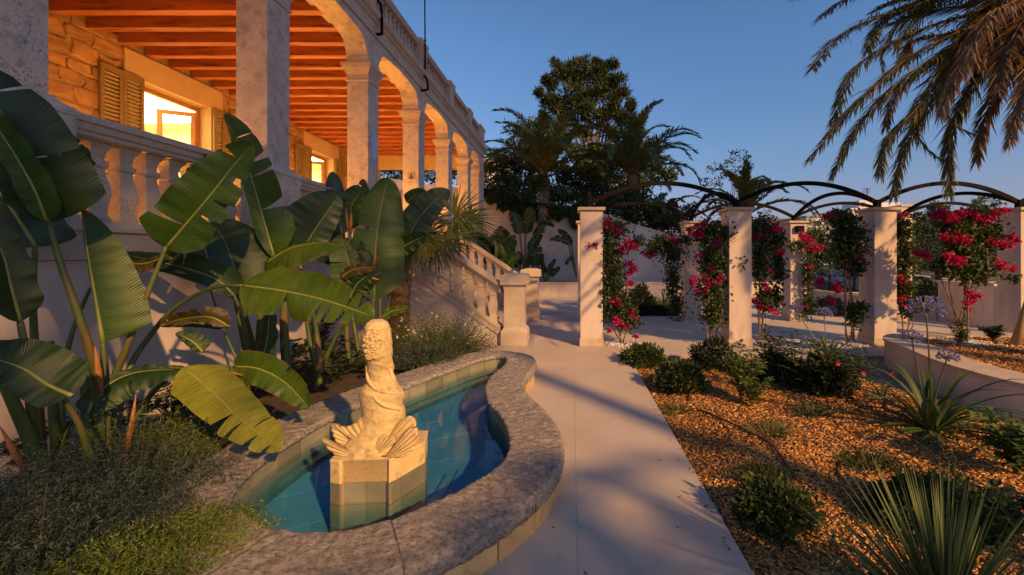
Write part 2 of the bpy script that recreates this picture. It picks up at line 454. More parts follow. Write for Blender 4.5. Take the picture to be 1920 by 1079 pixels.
M['dryhusk'] = mat('dry_husk', (.30,.11,.03), (.42,.18,.05), .7, 12, bump=.5)
M['hose'] = mat('brown_hose', (.09,.03,.016), (.13,.05,.025), .5, 10)
M['plaque'] = mat('glazed_tile', (.55,.62,.72), (.30,.40,.58), .25, 30, contrast=(.45,.6))
M['picture'] = mat('printed_picture_tile', (.42,.33,.22), (.25,.15,.09), .4, 26, contrast=(.45,.6))
M['figure'] = mat('picture_figure', (.05,.03,.025), rough=.5)
M['farwhite'] = mat('far_white_wall', (.60,.57,.58), (.66,.62,.62), .9, .3)
M['farbeige'] = mat('far_beige_wall', (.50,.42,.30), (.54,.46,.34), .9, .3)
M['roofgrey'] = mat('far_roof', (.22,.21,.22), rough=.8)
M['glassdark'] = mat('dark_glass', (.03,.04,.05), rough=.15)
# ================================================================== POOL OUTLINE (used by paving too)
ZC = 0.23            # top of coping
inner_px = [(949,676),(940,688),(922,702),(910,722),(914,750),(934,773),(949,800),(955,830),(945,860),(915,886),(870,913),(800,945),(740,970),
            (660,991),(600,996),(520,990),(470,966),(437,938),(446,904),(500,855),(560,815),(610,786),(700,745),(780,715),(850,690),(900,673),(928,667),(945,669)]
inner = [G(x, y, ZC) for x, y in inner_px]
NI = 420
inner = resample(catmull(inner, 12, True), NI, True)          # numpy (NI,3)
pl2 = [(p[0], p[1]) for p in inner]
if area(pl2) < 0: inner = inner[::-1].copy()
def offset_curve(cv, w, smooth=0):
    t = np.roll(cv, -3, 0) - np.roll(cv, 3, 0); t = unit(t)
    nrm = np.stack([t[:,1], -t[:,0], 0*t[:,0]], 1)              # outward for counterclockwise
    o = cv + nrm * w
    for _ in range(smooth): o = (np.roll(o,1,0) + o*2 + np.roll(o,-1,0))/4
    return o
outer = offset_curve(inner, 0.40, 60)
mid_line = offset_curve(inner, 0.22, 20)

# ================================================================== GROUND
mb = MB(); mb.add([(-400,-60,-.62),(400,-60,-.62),(400,900,-.62),(-400,900,-.62)], [(0,1,2,3)])
ground = mb.build('ground', M['soil']); tag(ground, 'dark earth ground under and beyond the garden', kind='structure')
# paving polygon round the pool, mulch bed and round planter
BX = 0.90; BY = 6.30
pm = [tuple(p[:2]) for p in mid_line]
# walk the pool outline from its far tip, round the path side, to the bottom
far_i = int(np.argmin([abs(p[0]+1.5)+abs(p[1]-5.35) for p in pm]))
low_i = int(np.argmin([abs(p[0]+1.3)+abs(p[1]-1.75) for p in pm]))
seq = []
i = far_i
while i != low_i:
    seq.append(pm[i]); i = (i - 1) % NI
region = [(BX,-1.5),(BX,BY),(16,BY),(16,17.6),(-3.74,17.6),(-3.74,6.2)] + seq[::6] + [pm[low_i],(-1.3,-1.5)]
mb = MB(); mb.prism([(BX,-1.5),(BX,BY),(16,BY),(16,17.6),(-3.74,17.6),(-3.74,6.2)] + seq[::6] + [pm[low_i],(-1.3,-1.5)], -.16, -.012)
paving = mb.build('pavement', M['joint']); tag(paving, 'pale stone pavement of the terrace and path', kind='structure')
SX, SY = .87, 1.67
gap = .0009
for a in range(-6, 18):
    for b in range(-5, 8):
        x0, x1 = BX - SX + a*SX, BX + a*SX
        y0, y1 = BY + b*SY, BY + (b+1)*SY
        ps = clip_rect(region, x0+gap, x1-gap, y0+gap, y1-gap)
        if len(ps) < 3 or abs(area(ps)) < .01: continue
        if area(ps) < 0: ps = ps[::-1]
        mb = MB(); mb.prism(ps, -.011, 0.0); mb.build('slab', M['paving'], paving)

# mulch bed base + gravel
bed_poly = [(BX+.004,-1.2),(5.2,-1.2),(4.9,1.6),(4.42,3.0),(3.95,4.0),(3.62,5.0),(3.55,6.296),(BX+.004,6.296)]
def in_bed(x, y): return inside(bed_poly, x, y)
def bedz(x, y):
    e = min(1, max(0, (x-BX)/.5)) * min(1, max(0, (6.3-y)/.4))
    return -.05 + .07*e + .035*noise.noise(Vector((x*.9, y*.9, 3.1)))*e + .012*noise.noise(Vector((x*4, y*4, 1.1)))
def grid_sheet(name, x0, x1, y0, y1, step, zf, keep, matr, kind, label):
    nx = int((x1-x0)/step)+1; ny = int((y1-y0)/step)+1
    V = []; F = []
    for j in range(ny+1):
        for i in range(nx+1):
            x = x0+(x1-x0)*i/nx; y = y0+(y1-y0)*j/ny; V.append((x, y, zf(x, y)))
    for j in range(ny):
        for i in range(nx):
            cx = x0+(x1-x0)*(i+.5)/nx; cy = y0+(y1-y0)*(j+.5)/ny
            if keep(cx, cy):
                a = j*(nx+1)+i; F.append((a, a+1, a+nx+2, a+nx+1))
    o = np_mesh(name, V, F, matr, None, True); tag(o, label, kind=kind); return o
grid_sheet('mulch_bed', BX+.004, 5.2, -1.2, 6.296, .06, bedz, in_bed, M['mulchbase'], 'structure', 'bed of bark mulch beside the path')
def gravz(x, y): return -.05 + .01*noise.noise(Vector((x*3, y*3, 9)))
grid_sheet('gravel_path', 3.0, 16, -1.5, 6.296, .12, lambda x, y: gravz(x, y)-.012, lambda x, y: not in_bed(x, y), M['joint'], 'structure', 'gravel path curving round the raised planter')

# chips
rng = np.random.default_rng(5)
def scatter(n, x0, x1, y0, y1, ok, dens):
    out = []
    while len(out) < n:
        x = rng.uniform(x0, x1); y = rng.uniform(y0, y1)
        if rng.random() < dens(x, y) and ok(x, y): out.append((x, y))
    return np.array(out)
def chip_mesh(name, pts, zf, L, W, T, matr, label, tilt=.25, lift=.016, parent=None):
    n = len(pts)
    c = np.array([(x, y, zf(x, y)) for x, y in pts]); c[:,2] += rng.uniform(.002, lift, n)
    a = rng.uniform(0, 2*np.pi, n)
    d = np.stack([np.cos(a), np.sin(a), rng.normal(0, tilt, n)*.6], 1); d = unit(d)
    s = unit(np.cross(d, np.stack([rng.normal(0,tilt,n), rng.normal(0,tilt,n), np.ones(n)], 1)))
    u = np.cross(s, d)
    l = (rng.uniform(*L, n)*rng.uniform(.6,1.2,n)*np.where(rng.random(n) < .05, 1.9, 1.0))[:,None]*.5; w_ = rng.uniform(*W, n)[:,None]*.5; t = rng.uniform(*T, n)[:,None]*.5
    tip = rng.uniform(.3, 1, n)[:,None]
    cs = []
    for (sa, sb, sc_) in ((-1,-1,-1),(1,-1,-1),(1,1,-1),(-1,1,-1),(-1,-1,1),(1,-1,1),(1,1,1),(-1,1,1)):
        k = tip if sa > 0 else 1.0
        cs.append(c + d*l*sa + s*w_*sb*k + u*t*sc_)
    V = np.stack(cs, 1).reshape(-1,3)
    f = np.array([(4,5,6,7),(0,1,5,4),(1,2,6,5),(2,3,7,6),(3,0,4,7)])
    F = (np.arange(n)[:,None,None]*8 + f[None]).reshape(-1,4)
    o = np_mesh(name, V, F, matr, parent); tag(o, label, kind='stuff'); return o
near = lambda x, y: 1.0 if y < 3.2 else (.62 if y < 4.5 else .38)
pts = scatter(54000, BX+.02, 4.9, 1.0, 6.28, in_bed, near)
chip_mesh('bark_chips', pts, bedz, (.013,.050), (.005,.015), (.001,.004), M['chips'], 'loose orange brown bark chips covering the planting bed')
pts = scatter(16000, 3.3, 9.5, 2.0, 6.28, lambda x, y: not in_bed(x, y) and x < 6, lambda x, y: 1.0 if y < 5 else .6)
chip_mesh('gravel', pts, gravz, (.010,.022), (.009,.018), (.008,.014), M['gravel'], 'fine pinkish gravel between the mulch and the raised planter', tilt=.6)

# planting bed soil between pool and villa wall
def soilz(x, y): return .10 + .03*noise.noise(Vector((x*1.5, y*1.5, 2)))
pool_core = [tuple(p[:2]) for p in offset_curve(inner, .10, 20)]
grid_sheet('planting_soil', -3.76, -.4, .2, 7.05, .08, soilz, lambda x, y: (not inside(pool_core, x, y)) and not inside(region, x, y), M['soil'], 'structure', 'dark planting soil between the pool and the villa wall')

# ================================================================== POOL
pool = thing('fountain_pool', 'curved fountain pool with rough grey stone coping and ochre stone sides', 'pool', (float(inner[:,0].mean()), float(inner[:,1].mean()), 0))
ZW = 0.078
floor_poly = [tuple(p[:2]) for p in offset_curve(inner, .05, 4)][::4]
mb = MB(); mb.prism(floor_poly, -.30, -.1325); mb.build('basin_floor', M['floortile'], pool)
fx0, fx1 = inner[:,0].min()-.1, inner[:,0].max()+.1; fy0, fy1 = inner[:,1].min()-.1, inner[:,1].max()+.1
x = fx0
ang = R(28); ca, sa = math.cos(ang), math.sin(ang)
rot_poly = [(p[0]*ca+p[1]*sa, -p[0]*sa+p[1]*ca) for p in floor_poly]
rx = [p[0] for p in rot_poly]; ry = [p[1] for p in rot_poly]
TS = .42
for ix in range(int((max(rx)-min(rx))/TS)+1):
    for iy in range(int((max(ry)-min(ry))/TS)+1):
        x0 = min(rx)+ix*TS; y0 = min(ry)+iy*TS
        ps = clip_rect(rot_poly, x0+.003, x0+TS-.003, y0+.003, y0+TS-.003)
        if len(ps) < 3 or abs(area(ps)) < .006: continue
        if area(ps) < 0: ps = ps[::-1]
        ps = [(p[0]*ca-p[1]*sa, p[0]*sa+p[1]*ca) for p in ps]
        mb = MB(); mb.prism(ps, -.144, -.13); mb.build('tile', M['floortile'], pool)
# tiled inner wall
wallout = offset_curve(inner, .075, 4); wallin = offset_curve(inner, .03, 4)
def ring_piece(A, B, i0, i1, z0, z1, step=3, shrink=0.0):
    idx = list(range(i0, i1+1, step))
    if idx[-1] != i1: idx.append(i1)
    vs = []; n = len(idx)
    for k, q in enumerate(idx):
        a = A[q % NI]; b = B[q % NI]
        if shrink and k in (0, n-1):
            o = A[idx[1 if k == 0 else n-2] % NI]; d = (o - a); d = d/max(1e-6, np.linalg.norm(d))*shrink
            a = a + d; b = b + d
        vs += [(a[0],a[1],z0),(b[0],b[1],z0),(b[0],b[1],z1),(a[0],a[1],z1)]
    fs = [(0,1,2,3), tuple((n-1)*4+t for t in (3,2,1,0))]
    for k in range(n-1):
        for t in range(4): fs.append((k*4+t, k*4+(t+1)%4, (k+1)*4+(t+1)%4, (k+1)*4+t))
    return vs, fs
backing = MB(); vs, fs = ring_piece(wallout, offset_curve(inner,.14,10), 0, NI, -.28, .178, 5); backing.add(vs, fs[2:]); backing.build('basin_wall', M['joint'], pool)
NT = 34
for r, (z0, z1) in enumerate(((.025,.177),(-.129,.021))):
    for k in range(NT):
        i0 = int((k + .5*(r % 2))*NI/NT); i1 = int((k + 1 + .5*(r % 2))*NI/NT)
        vs, fs = ring_piece(wallin, wallout, i0, i1, z0+.002, z1, 4, .003); mb = MB(); mb.add(vs, fs); mb.build('tile', M['tile'], pool)
# outer wall stones
rnd = random.Random(11)
oa = offset_curve(inner, .33, 60); ob = offset_curve(inner, .375, 60)
bk = MB(); vs, fs = ring_piece(offset_curve(inner,.24,60), oa, 0, NI, -.1, .118, 5); bk.add(vs, fs[2:]); bk.build('wall_core', M['mortar'], pool)
i0 = 0
while i0 < NI:
    i1 = min(NI, i0 + rnd.randint(9, 17))
    if NI - i1 < 6: i1 = NI
    vs, fs = ring_piece(oa, ob + 0, i0, i1, -.09, .117, 3, .004); mb = MB(); mb.add(vs, fs)
    mb.build('wall_stone', M['ochre'], pool, bevel=.006); i0 = i1
# coping stones : dense, rough
cuts = [0, 34, 66, 97, 128, 158, 190, 219, 247, 276, 305, 333, 362, 391, NI]
def coping_stone(i0, i1, seed):
    NW = 16; idx = np.arange(i0, i1+1)
    sub = 2
    ii = np.linspace(i0, i1, (i1-i0)*sub+1)
    def samp(cv, t):
        a = np.floor(t).astype(int); f = (t-a)[:,None]; return cv[a % NI]*(1-f)+cv[(a+1) % NI]*f
    A = samp(inner, ii); B = samp(outer, ii); n = len(ii)
    d0 = unit(A[1:2]-A[0:1])*.002; d1 = unit(A[-2:-1]-A[-1:])*.002
    A[0]+=d0[0]; B[0]+=d0[0]; A[-1]+=d1[0]; B[-1]+=d1[0]
    # section: underside inner -> inner face up -> top -> outer face down -> underside
    sec = [(0.06,-.052),(0.01,-.052),(0.0,-.04),(-.004,-.025),(0.010,-.008),(.035,0)] + [(.04+.92*k/NW, 0) for k in range(1, NW)] + [(.965,-.002),(.99,-.014),(1.0,-.045),(1.0,-.08),(.99,-.108),(.93,-.112)]
    V = []
    for q in range(n):
        a, b = A[q], B[q]
        for (u, dz) in sec:
            p = a + (b-a)*u; V.append((p[0], p[1], ZC+dz))
    V = np.array(V); m_ = len(sec)
    t0 = rnd.uniform(-.004,.004)
    for k in range(len(V)):
        p = Vector(V[k]); q = (k // m_)
        n1 = noise.noise(Vector((p.x*5+seed, p.y*9, p.z*9))); n2 = noise.noise(Vector((p.x*22, p.y*36, p.z*30+seed))); n3 = abs(noise.noise(Vector((p.x*11, p.y*20, p.z*12+4))))
        n4 = noise.noise(Vector((p.x*48+9, p.y*70, p.z*50))); h = .005*n1 + .007*n2 + .0045*n4 - .012*max(0, .14-n3)/.14*.8
        u = sec[k % m_][0]
        if sec[k % m_][1] > -.02: V[k,2] += h + t0
        else:
            out = (B[q]-A[q]); out = out/np.linalg.norm(out); sgn = -1 if u < .5 else 1
            V[k] += out*sgn*(h*1.1)
        edge = min(q, n-1-q)
        if edge < 2 and sec[k % m_][1] > -.02: V[k,2] -= .004*(2-edge)/2
    F = []
    for q in range(n-1):
        for s in range(m_):
            s2 = (s+1) % m_
            F.append((q*m_+s, q*m_+s2, (q+1)*m_+s2, (q+1)*m_+s))
    o = np_mesh('coping_stone', V, F, M['coping'], pool, True)
    bm = bmesh.new(); bm.from_mesh(o.data); bm.verts.ensure_lookup_table()
    bm.faces.new([bm.verts[s] for s in range(m_)]); bm.faces.new([bm.verts[(n-1)*m_+s] for s in range(m_)])
    bmesh.ops.recalc_face_normals(bm, faces=bm.faces); bm.to_mesh(o.data); bm.free()
for k in range(len(cuts)-1): coping_stone(cuts[k], cuts[k+1], k*3.7)
# mortar under the joints
mb = MB(); vs, fs = ring_piece(offset_curve(inner,.035,2), offset_curve(inner,.385,60), 0, NI, .1785, .220, 4); mb.add(vs, fs[2:]); vs, fs = ring_piece(offset_curve(inner,.15,20), offset_curve(inner,.383,60), 0, NI, .121, .1784, 4); mb.add(vs, fs[2:]); mb.build('coping_bed', M['coping'], pool)

# water
m = bpy.data.materials.new('pool_water'); m.use_nodes = True; nt = m.node_tree; N = nt.nodes; L = nt.links; N.clear()
o_ = N.new('ShaderNodeOutputMaterial'); tr = N.new('ShaderNodeBsdfTransparent'); tr.inputs[0].default_value = (.97,.99,1,1)
va = N.new('ShaderNodeVolumeAbsorption'); va.inputs[0].default_value = (.05,.64,.86,1); va.inputs[1].default_value = 3.1; L.new(va.outputs[0], o_.inputs['Volume'])
gl = N.new('ShaderNodeBsdfGlossy'); gl.inputs['Roughness'].default_value = .015; gl.inputs[0].default_value = (1,1,1,1)
nz = N.new('ShaderNodeTexNoise'); nz.inputs['Scale'].default_value = 5; nz.inputs['Detail'].default_value = 3; ge = N.new('ShaderNodeNewGeometry'); L.new(ge.outputs[0], nz.inputs['Vector'])
bp = N.new('ShaderNodeBump'); bp.inputs['Strength'].default_value = .12; bp.inputs['Distance'].default_value = .01; L.new(nz.outputs[0], bp.inputs['Height'])
L.new(bp.outputs[0], gl.inputs['Normal'])
dt = N.new('ShaderNodeVectorMath'); dt.operation = 'DOT_PRODUCT'; L.new(bp.outputs[0], dt.inputs[0]); L.new(ge.outputs['Incoming'], dt.inputs[1])
def mth(op, a, b=None, cl=False):
    x = N.new('ShaderNodeMath'); x.operation = op; x.use_clamp = cl
    for k, v in enumerate((a, b)):
        if v is None: continue
        if isinstance(v, bpy.types.NodeSocket): L.new(v, x.inputs[k])
        else: x.inputs[k].default_value = v
    return x.outputs[0]
schlick = mth('ADD', mth('MULTIPLY', mth('POWER', mth('SUBTRACT', 1.0, mth('ABSOLUTE', dt.outputs['Value']), True), 5.0), .98), .02, True)
mxs = N.new('ShaderNodeMixShader'); L.new(schlick, mxs.inputs[0]); L.new(tr.outputs[0], mxs.inputs[1]); L.new(gl.outputs[0], mxs.inputs[2]); L.new(mxs.outputs[0], o_.inputs[0])
M['water'] = m
wp = [(p[0], p[1], ZW) for p in offset_curve(inner, .032, 4)[::4]]
mb = MB(); mb.prism([(p[0], p[1]) for p in wp], -.20, ZW); water = mb.build('pool_water', m)
tag(water, 'still blue green water in the fountain pool', kind='structure')

# ================================================================== PEDESTAL AND STATUE
ped = thing('statue_pedestal', 'tiled pedestal with cream stone cap standing in the pool', 'pedestal', (-1.26, 2.62, -.4))
pp = [(-1.465,2.425),(-1.395,2.405),(-1.385,2.425),(-1.115,2.44),(-1.105,2.415),(-1.06,2.49),(-.975,2.66),(-1.02,2.83),(-1.40,2.86),(-1.50,2.66)]
def off_poly(ps, e):
    cx = sum(p[0] for p in ps)/len(ps); cy = sum(p[1] for p in ps)/len(ps)
    return [(p[0]+(p[0]-cx)*e, p[1]+(p[1]-cy)*e) for p in ps]
mb = MB(); mb.prism(off_poly(pp,-.045), -.4, .20); mb.build('core', M['mortar'], ped)
mb = MB(); n = len(pp)
mb.loft([[(x,y,z) for x,y in off_poly(pp,e)] for e,z in ((-.01,.195),(.0,.20),(0.0,.315),(.012,.322),(.012,.336),(-.02,.340))]); mb.build('stone_cap', M['statue'], ped, bevel=.003)
for (z0, z1) in ((.065,.194),(-.07,.061),(-.235,-.074),(-.40,-.239)):
    for i in range(n):
        a = Vector(pp[i]); b = Vector(pp[(i+1)%n]); Ld = (b-a).length; k = 2 if Ld > .2 else 1
        nn = Vector(((b-a).y, -(b-a).x)).normalized()
        for q in range(k):
            p0 = a.lerp(b, q/k); p1 = a.lerp(b, (q+1)/k); d = (p1-p0).normalized()*.0012
            p0 = p0+d; p1 = p1-d
            mb = MB(); mb.prism([(p0.x,p0.y),(p1.x,p1.y),(p1.x-nn.x*.02,p1.y-nn.y*.02),(p0.x-nn.x*.02,p0.y-nn.y*.02)][::1], z0, z1); mb.build('tile', M['tile'], ped)

# statue : seen from behind, hair, twisting drapery, flukes and shells at the base
SYD = 2.62
prof_px = [(43,318,330),(47,300,350),(60,281,371),(78,272,380),(100,266,385),(130,258,388),(165,257,389),(200,262,390),(230,270,388),(255,272,389),(275,274,388),(300,278,392),
           (325,280,402),(345,268,402),(365,246,412),(385,237,424),(405,234,430),(430,238,432),(455,243,431),(480,248,440),(510,246,440),(540,225,446),(570,198,452),(605,170,462),(645,150,470),(690,140,480)]
S_ = 2.508
prof = []
for zy, l, r_ in prof_px:
    a = P(580+l/S_, 580+zy/S_, SYD); b = P(580+r_/S_, 580+zy/S_, SYD); prof.append((a.z, a.x, b.x))
NR, NA = 150, 72
zs = np.array([p[0] for p in prof])[::-1]; ls = np.array([p[1] for p in prof])[::-1]; rs = np.array([p[2] for p in prof])[::-1]
V = []
zt, zb = zs[-1], .338
for k in range(NR+1):
    f = k/NR; z = zb + (zt-zb)*(1-(1-f)**1.0)
    l = np.interp(z, zs, ls); r_ = np.interp(z, zs, rs); cx = (l+r_)/2; rx_ = max(.004, (r_-l)/2)
    hz = (z-zb)/(zt-zb)
    ry_ = rx_*(.95 if hz > .7 else .8 if hz > .45 else .85)
    cyo = SYD + .02*math.sin(hz*5)
    for q in range(NA):
        a = 2*math.pi*q/NA; ca_, sa_ = math.cos(a), math.sin(a); d = 0
        p0 = Vector((cx+rx_*ca_, cyo+ry_*sa_, z))
        # a runs from +x ; camera side is a = -90 deg
        if hz > .55:
            hair = max(0, min(1, (hz-.66)/.12))
            s1 = noise.noise(Vector((p0.x*38, p0.y*38, p0.z*30))); s2 = noise.noise(Vector((p0.x*75, p0.y*75, p0.z*60+3)))
            d += hair*(.003*s1 + .003*s2 - .004*(1 if math.sin(a) < -.25 and hz < .93 else 0))
        # drapery spiral: deep soft folds climbing to the upper left
        if .22 < hz < .68:
            env = min(1, (hz-.22)/.08, (.68-hz)/.05)
            phs = 1*a + 26*hz + 2.2 + .8*noise.noise(Vector((a*.8, hz*6, 2)))
            side = min(1, max(0, (.5+.5*math.cos(a+.3)) + max(0, (hz-.46)*6)))
            r1 = (.5+.5*math.cos(phs))**2.2; r2 = (.5+.5*math.cos(2*phs+1.1))**2
            d += env*side*(.010*r1 + .004*r2 - .004)
        if hz < .3:
            d += (.3-hz)/.3*(.012*noise.noise(Vector((p0.x*22, p0.y*22, p0.z*22))) + .008*noise.noise(Vector((p0.x*55, p0.y*55, p0.z*55))))
        d += .0025*noise.noise(Vector((p0.x*60, p0.y*60, p0.z*60)))
        nx_, ny_ = ca_*ry_, sa_*rx_; ln = math.hypot(nx_, ny_)
        V.append((p0.x + nx_/ln*d, p0.y + ny_/ln*d, z))
F = [(k*NA+q, k*NA+(q+1)%NA, (k+1)*NA+(q+1)%NA, (k+1)*NA+q) for k in range(NR) for q in range(NA)]
statue = thing('stone_statue', 'cream stone mermaid statue seen from behind on the pool pedestal', 'statue', (-1.24, 2.62, .34))
st = np_mesh('body', V, F, M['statue'], statue, True)
def fan(name, root, tips, thick, ridges, curl=(0,0,0), nu=26, parent=None, matr=None):
    """ribbed shell / fluke: root point, rim given as a curve of points"""
    rim = resample(catmull(tips, 8), ridges*6+1); n = len(rim); root = np.array(root); V = []; curl = np.array(curl)
    for side in (1, -1):
        for i in range(nu+1):
            u = i/nu
            for k in range(n):
                p = root*(1-u) + rim[k]*u + curl*math.sin(math.pi*u)*.5
                rg = abs(math.sin(math.pi*k/6))*(.3+.7*u)*thick*.32*(1-.3*u)
                nrm = NRM
                q_ = (p + nrm*(side*(thick*.5*(1-.55*u)) + (rg if side > 0 else -rg*.3))); q_[2] = max(q_[2], .341); V.append(tuple(q_))
    F = []; W_ = (nu+1)*n
    for i in range(nu):
        for k in range(n-1):
            a = i*n+k; F.append((a,a+1,a+n+1,a+n)); F.append((W_+a, W_+a+n, W_+a+n+1, W_+a+1))
    for k in range(n-1):
        F.append((nu*n+k, nu*n+k+1, W_+nu*n+k+1, W_+nu*n+k)); F.append((k, W_+k, W_+k+1, k+1))
    for i in range(nu):
        F.append((i*n, (i+1)*n, W_+(i+1)*n, W_+i*n)); a = i*n+n-1; F.append((a, W_+a, W_+a+n, a+n))
    o = np_mesh(name, V, F, matr, parent, True); return o
def S(zx, zy, Y=SYD): return P(580+zx/S_, 580+zy/S_, Y)
NRM = np.array((-.1,-.98,.15))
def front(zx, zy):
    q = S(zx, zy, SYD); z = q.z; l = np.interp(z, zs, ls); r_ = np.interp(z, zs, rs); cx = (l+r_)/2; rx_ = (r_-l)/2; hz = (z-zb)/(zt-zb)
    ry_ = rx_*(.95 if hz > .7 else .8 if hz > .45 else .85); f = max(-.97, min(.97, (q.x-cx)/rx_))
    return Vector((cx+f*rx_, SYD+.02*math.sin(hz*5)-ry_*math.sqrt(1-f*f)+.004, z))
rn = random.Random(9)
for k in range(58):
    zy = rn.uniform(72, 226); hw_ = 40*math.sqrt(max(.05, 1-((zy-150)/84)**2)); zx = rn.uniform(328-hw_, 330+hw_); c0 = front(zx, zy); rr_ = rn.uniform(.007,.013); t0 = rn.uniform(0,6.28); sg = rn.choice((-1,1))
    c = [c0 + Vector((math.cos(t0+sg*q*.75), 0, math.sin(t0+sg*q*.75)))*rr_*(1-q/9.5) + Vector((0,-.003-.0008*q,0)) for q in range(8)]; mb = MB(); mb.tube(c, [.0035,.0055,.006,.006,.0055,.005,.004,.003], 6); mb.build('hair_curl', M['statue'], statue, True)
for zx in (308,320,332,344,356):
    c = catmull([front(zx+rn.uniform(-3,3), 190), front(zx+rn.uniform(-6,6), 215), front(zx+rn.uniform(-4,4), 238), front(zx+rn.uniform(-8,8), 252)], 4); n_ = len(c); mb = MB(); mb.tube(c, [.007*(1-.75*k/(n_-1)) for k in range(n_)], 6); mb.build('hair_curl', M['statue'], statue, True)
for pts_, r0 in (([(268,262),(272,292),(292,328),(340,360),(395,380),(428,394),(438,420)],.024), ([(330,372),(352,402),(384,430),(415,450),(436,470),(444,496)],.020),
                 ([(385,268),(388,292),(396,318),(406,340),(396,352)],.018), ([(316,330),(350,348),(385,356),(404,346)],.012)):
    c = catmull([front(*q) for q in pts_], 7); n_ = len(c); mb = MB(); mb.tube(c, [r0*(.35+.65*math.sin(math.pi*min(1,(k+2)/(n_+2)))**.7) for k in range(n_)], 10, .62); mb.build('drapery_fold', M['statue'], statue, True)
fan('tail_fluke', S(330,640,2.60), [S(112,532,2.53),S(105,545,2.53),S(122,605,2.52),S(150,650,2.52),S(195,684,2.52)], .035, 7, (0,-.03,-.02), parent=statue, matr=M['statue'])
fan('tail_fluke', S(330,655,2.57), [S(250,505,2.56),S(215,535,2.54),S(165,550,2.53),S(112,532,2.53)], .05, 5, (0,-.04,-.02), parent=statue, matr=M['statue'])
fan('tail_fluke', S(250,690,2.50), [S(68,600,2.46),S(64,612,2.46),S(85,640,2.47),S(105,665,2.47),S(150,692,2.48)], .04, 3, (0,-.02,0), parent=statue, matr=M['statue'])
NRM = np.array((.25,-.95,.1))
fan('shell', S(310,690,2.53), [S(400,560,2.56),S(440,515,2.54),S(475,502,2.53),S(502,525,2.53),S(500,560,2.52)], .045, 6, (.0,-.045,0), parent=statue, matr=M['statue'])
fan('shell', S(345,700,2.50), [S(455,570,2.49),S(500,555,2.48),S(512,575,2.48),S(503,620,2.49),S(480,660,2.50),S(450,685,2.50)], .07, 6, (.01,-.05,0), parent=statue, matr=M['statue'])
NRM = np.array((.1,-.98,.15))
fan('shell', S(300,695,2.49), [S(330,600,2.49),S(355,590,2.48),S(372,605,2.47),S(398,590,2.47),S(405,625,2.47)], .03, 6, (0,-.02,0), parent=statue, matr=M['statue'])
# carved leaf tangle on the right hip
rn = random.Random(4); mb = MB()
for k in range(0):
    c = S(rn.uniform(355,425), rn.uniform(510,640), 2.49+rn.uniform(-.01,.02)); a = rn.uniform(0,6.28); l = rn.uniform(.010,.018)
    d = Vector((math.cos(a), -.25, math.sin(a)))*l
    mb.tube([c-d, c-d*.4+Vector((0,-.006,0)), c+d*.4+Vector((0,-.006,0)), c+d], [.002,.006,.006,.002], 7)
pass
# base rock under the figure
mb = MB(); rings = []
for z, e in ((.338,.0),(.36,.02),(.40,-.04),(.45,-.12)):
    rings.append([(-1.235+(.20+e)*math.cos(a)+.012*math.sin(3*a), 2.62+(.15+e*.8)*math.sin(a)+.012*math.cos(4*a), z+.006*math.sin(5*a)) for a in [2*math.pi*q/40 for q in range(40)]])
mb.loft(rings); mb.build('base', M['statue'], statue, True)
# ================================================================== VILLA
XF, XB = -3.75, -4.14            # arcade front and back planes
XW = -8.70                        # house wall behind the porch
COLY = [2.48, 4.93, 7.37, 9.80, 12.17, 14.45]
D = .39
villa = thing('villa', 'stone villa with arcaded porch, timber ceiling and roof terrace balustrade', 'house', (-6.5, 9, 0))
# base wall, plinth, floor
mb = MB(); mb.box(-12, XF, -1.0, 7.37, -.3, 1.54); mb.box(-12, XF, 7.37, 17.03, -.3, 1.54); mb.build('base_wall', M['stucco'], villa)
mb = MB(); mb.box(-12, XF+.035, -1.0, 7.40, 1.543, 1.76); mb.box(-12, XF+.035, 7.403, 9.797, 1.543, 1.67); mb.box(-12, XF+.035, 9.80, 17.05, 1.543, 1.76)
mb.rc(-5, XF+.035, -1, 7.40, [(0.0,1.762),(.02,1.765),(.02,1.80),(0,1.83)]); mb.build('plinth', M['carved'], villa)
mb = MB(); mb.box(-8.7, -4.145, -1, 17, 1.832, 1.84); mb.build('porch_floor', M['carved'], villa)
# columns
def column(y0, ped=True, arch=True):
    y1 = y0 + D
    c = MB(); c.box(XB, XF, y0, y1, 1.70, 4.80)
    o = c.build('column', M['column'], villa, bevel=.006)
    c = MB(); c.rc(XB, XF, y0, y1, [(-.03,4.79),(.012,4.795),(.02,4.80),(.02,4.83),(0.004,4.838),(0.004,4.93),(.012,4.95),(.03,4.99),(.055,5.03),(.065,5.035),(.065,5.065),(.08,5.07),(.08,5.12),(.07,5.127),(-.05,5.128)]); c.build('capital', M['carved'], o)
    if ped:
        c = MB(); c.rc(XB, XF, y0, y1, [(.09,1.70),(.09,2.60),(.10,2.605),(.105,2.63),(.09,2.66),(.05,2.68),(.035,2.70),(.01,2.73),(-.05,2.735)]); c.build('pedestal', M['column'], o, bevel=.003)
    return o
for k, y in enumerate(COLY): cc = column(y, ped=True)
c = MB(); c.box(-4.40, XF, 16.2, 17.03, 1.70, 4.80); o = c.build('column', M['column'], villa, bevel=.006)
c = MB(); c.rc(-4.40, XF-.01, 16.2, 17.02, [(-.03,4.79),(.012,4.795),(.02,4.83),(.004,4.838),(0.004,4.93),(.05,5.03),(.065,5.035),(.07,5.12),(-.05,5.128)]); c.build('capital', M['carved'], o)
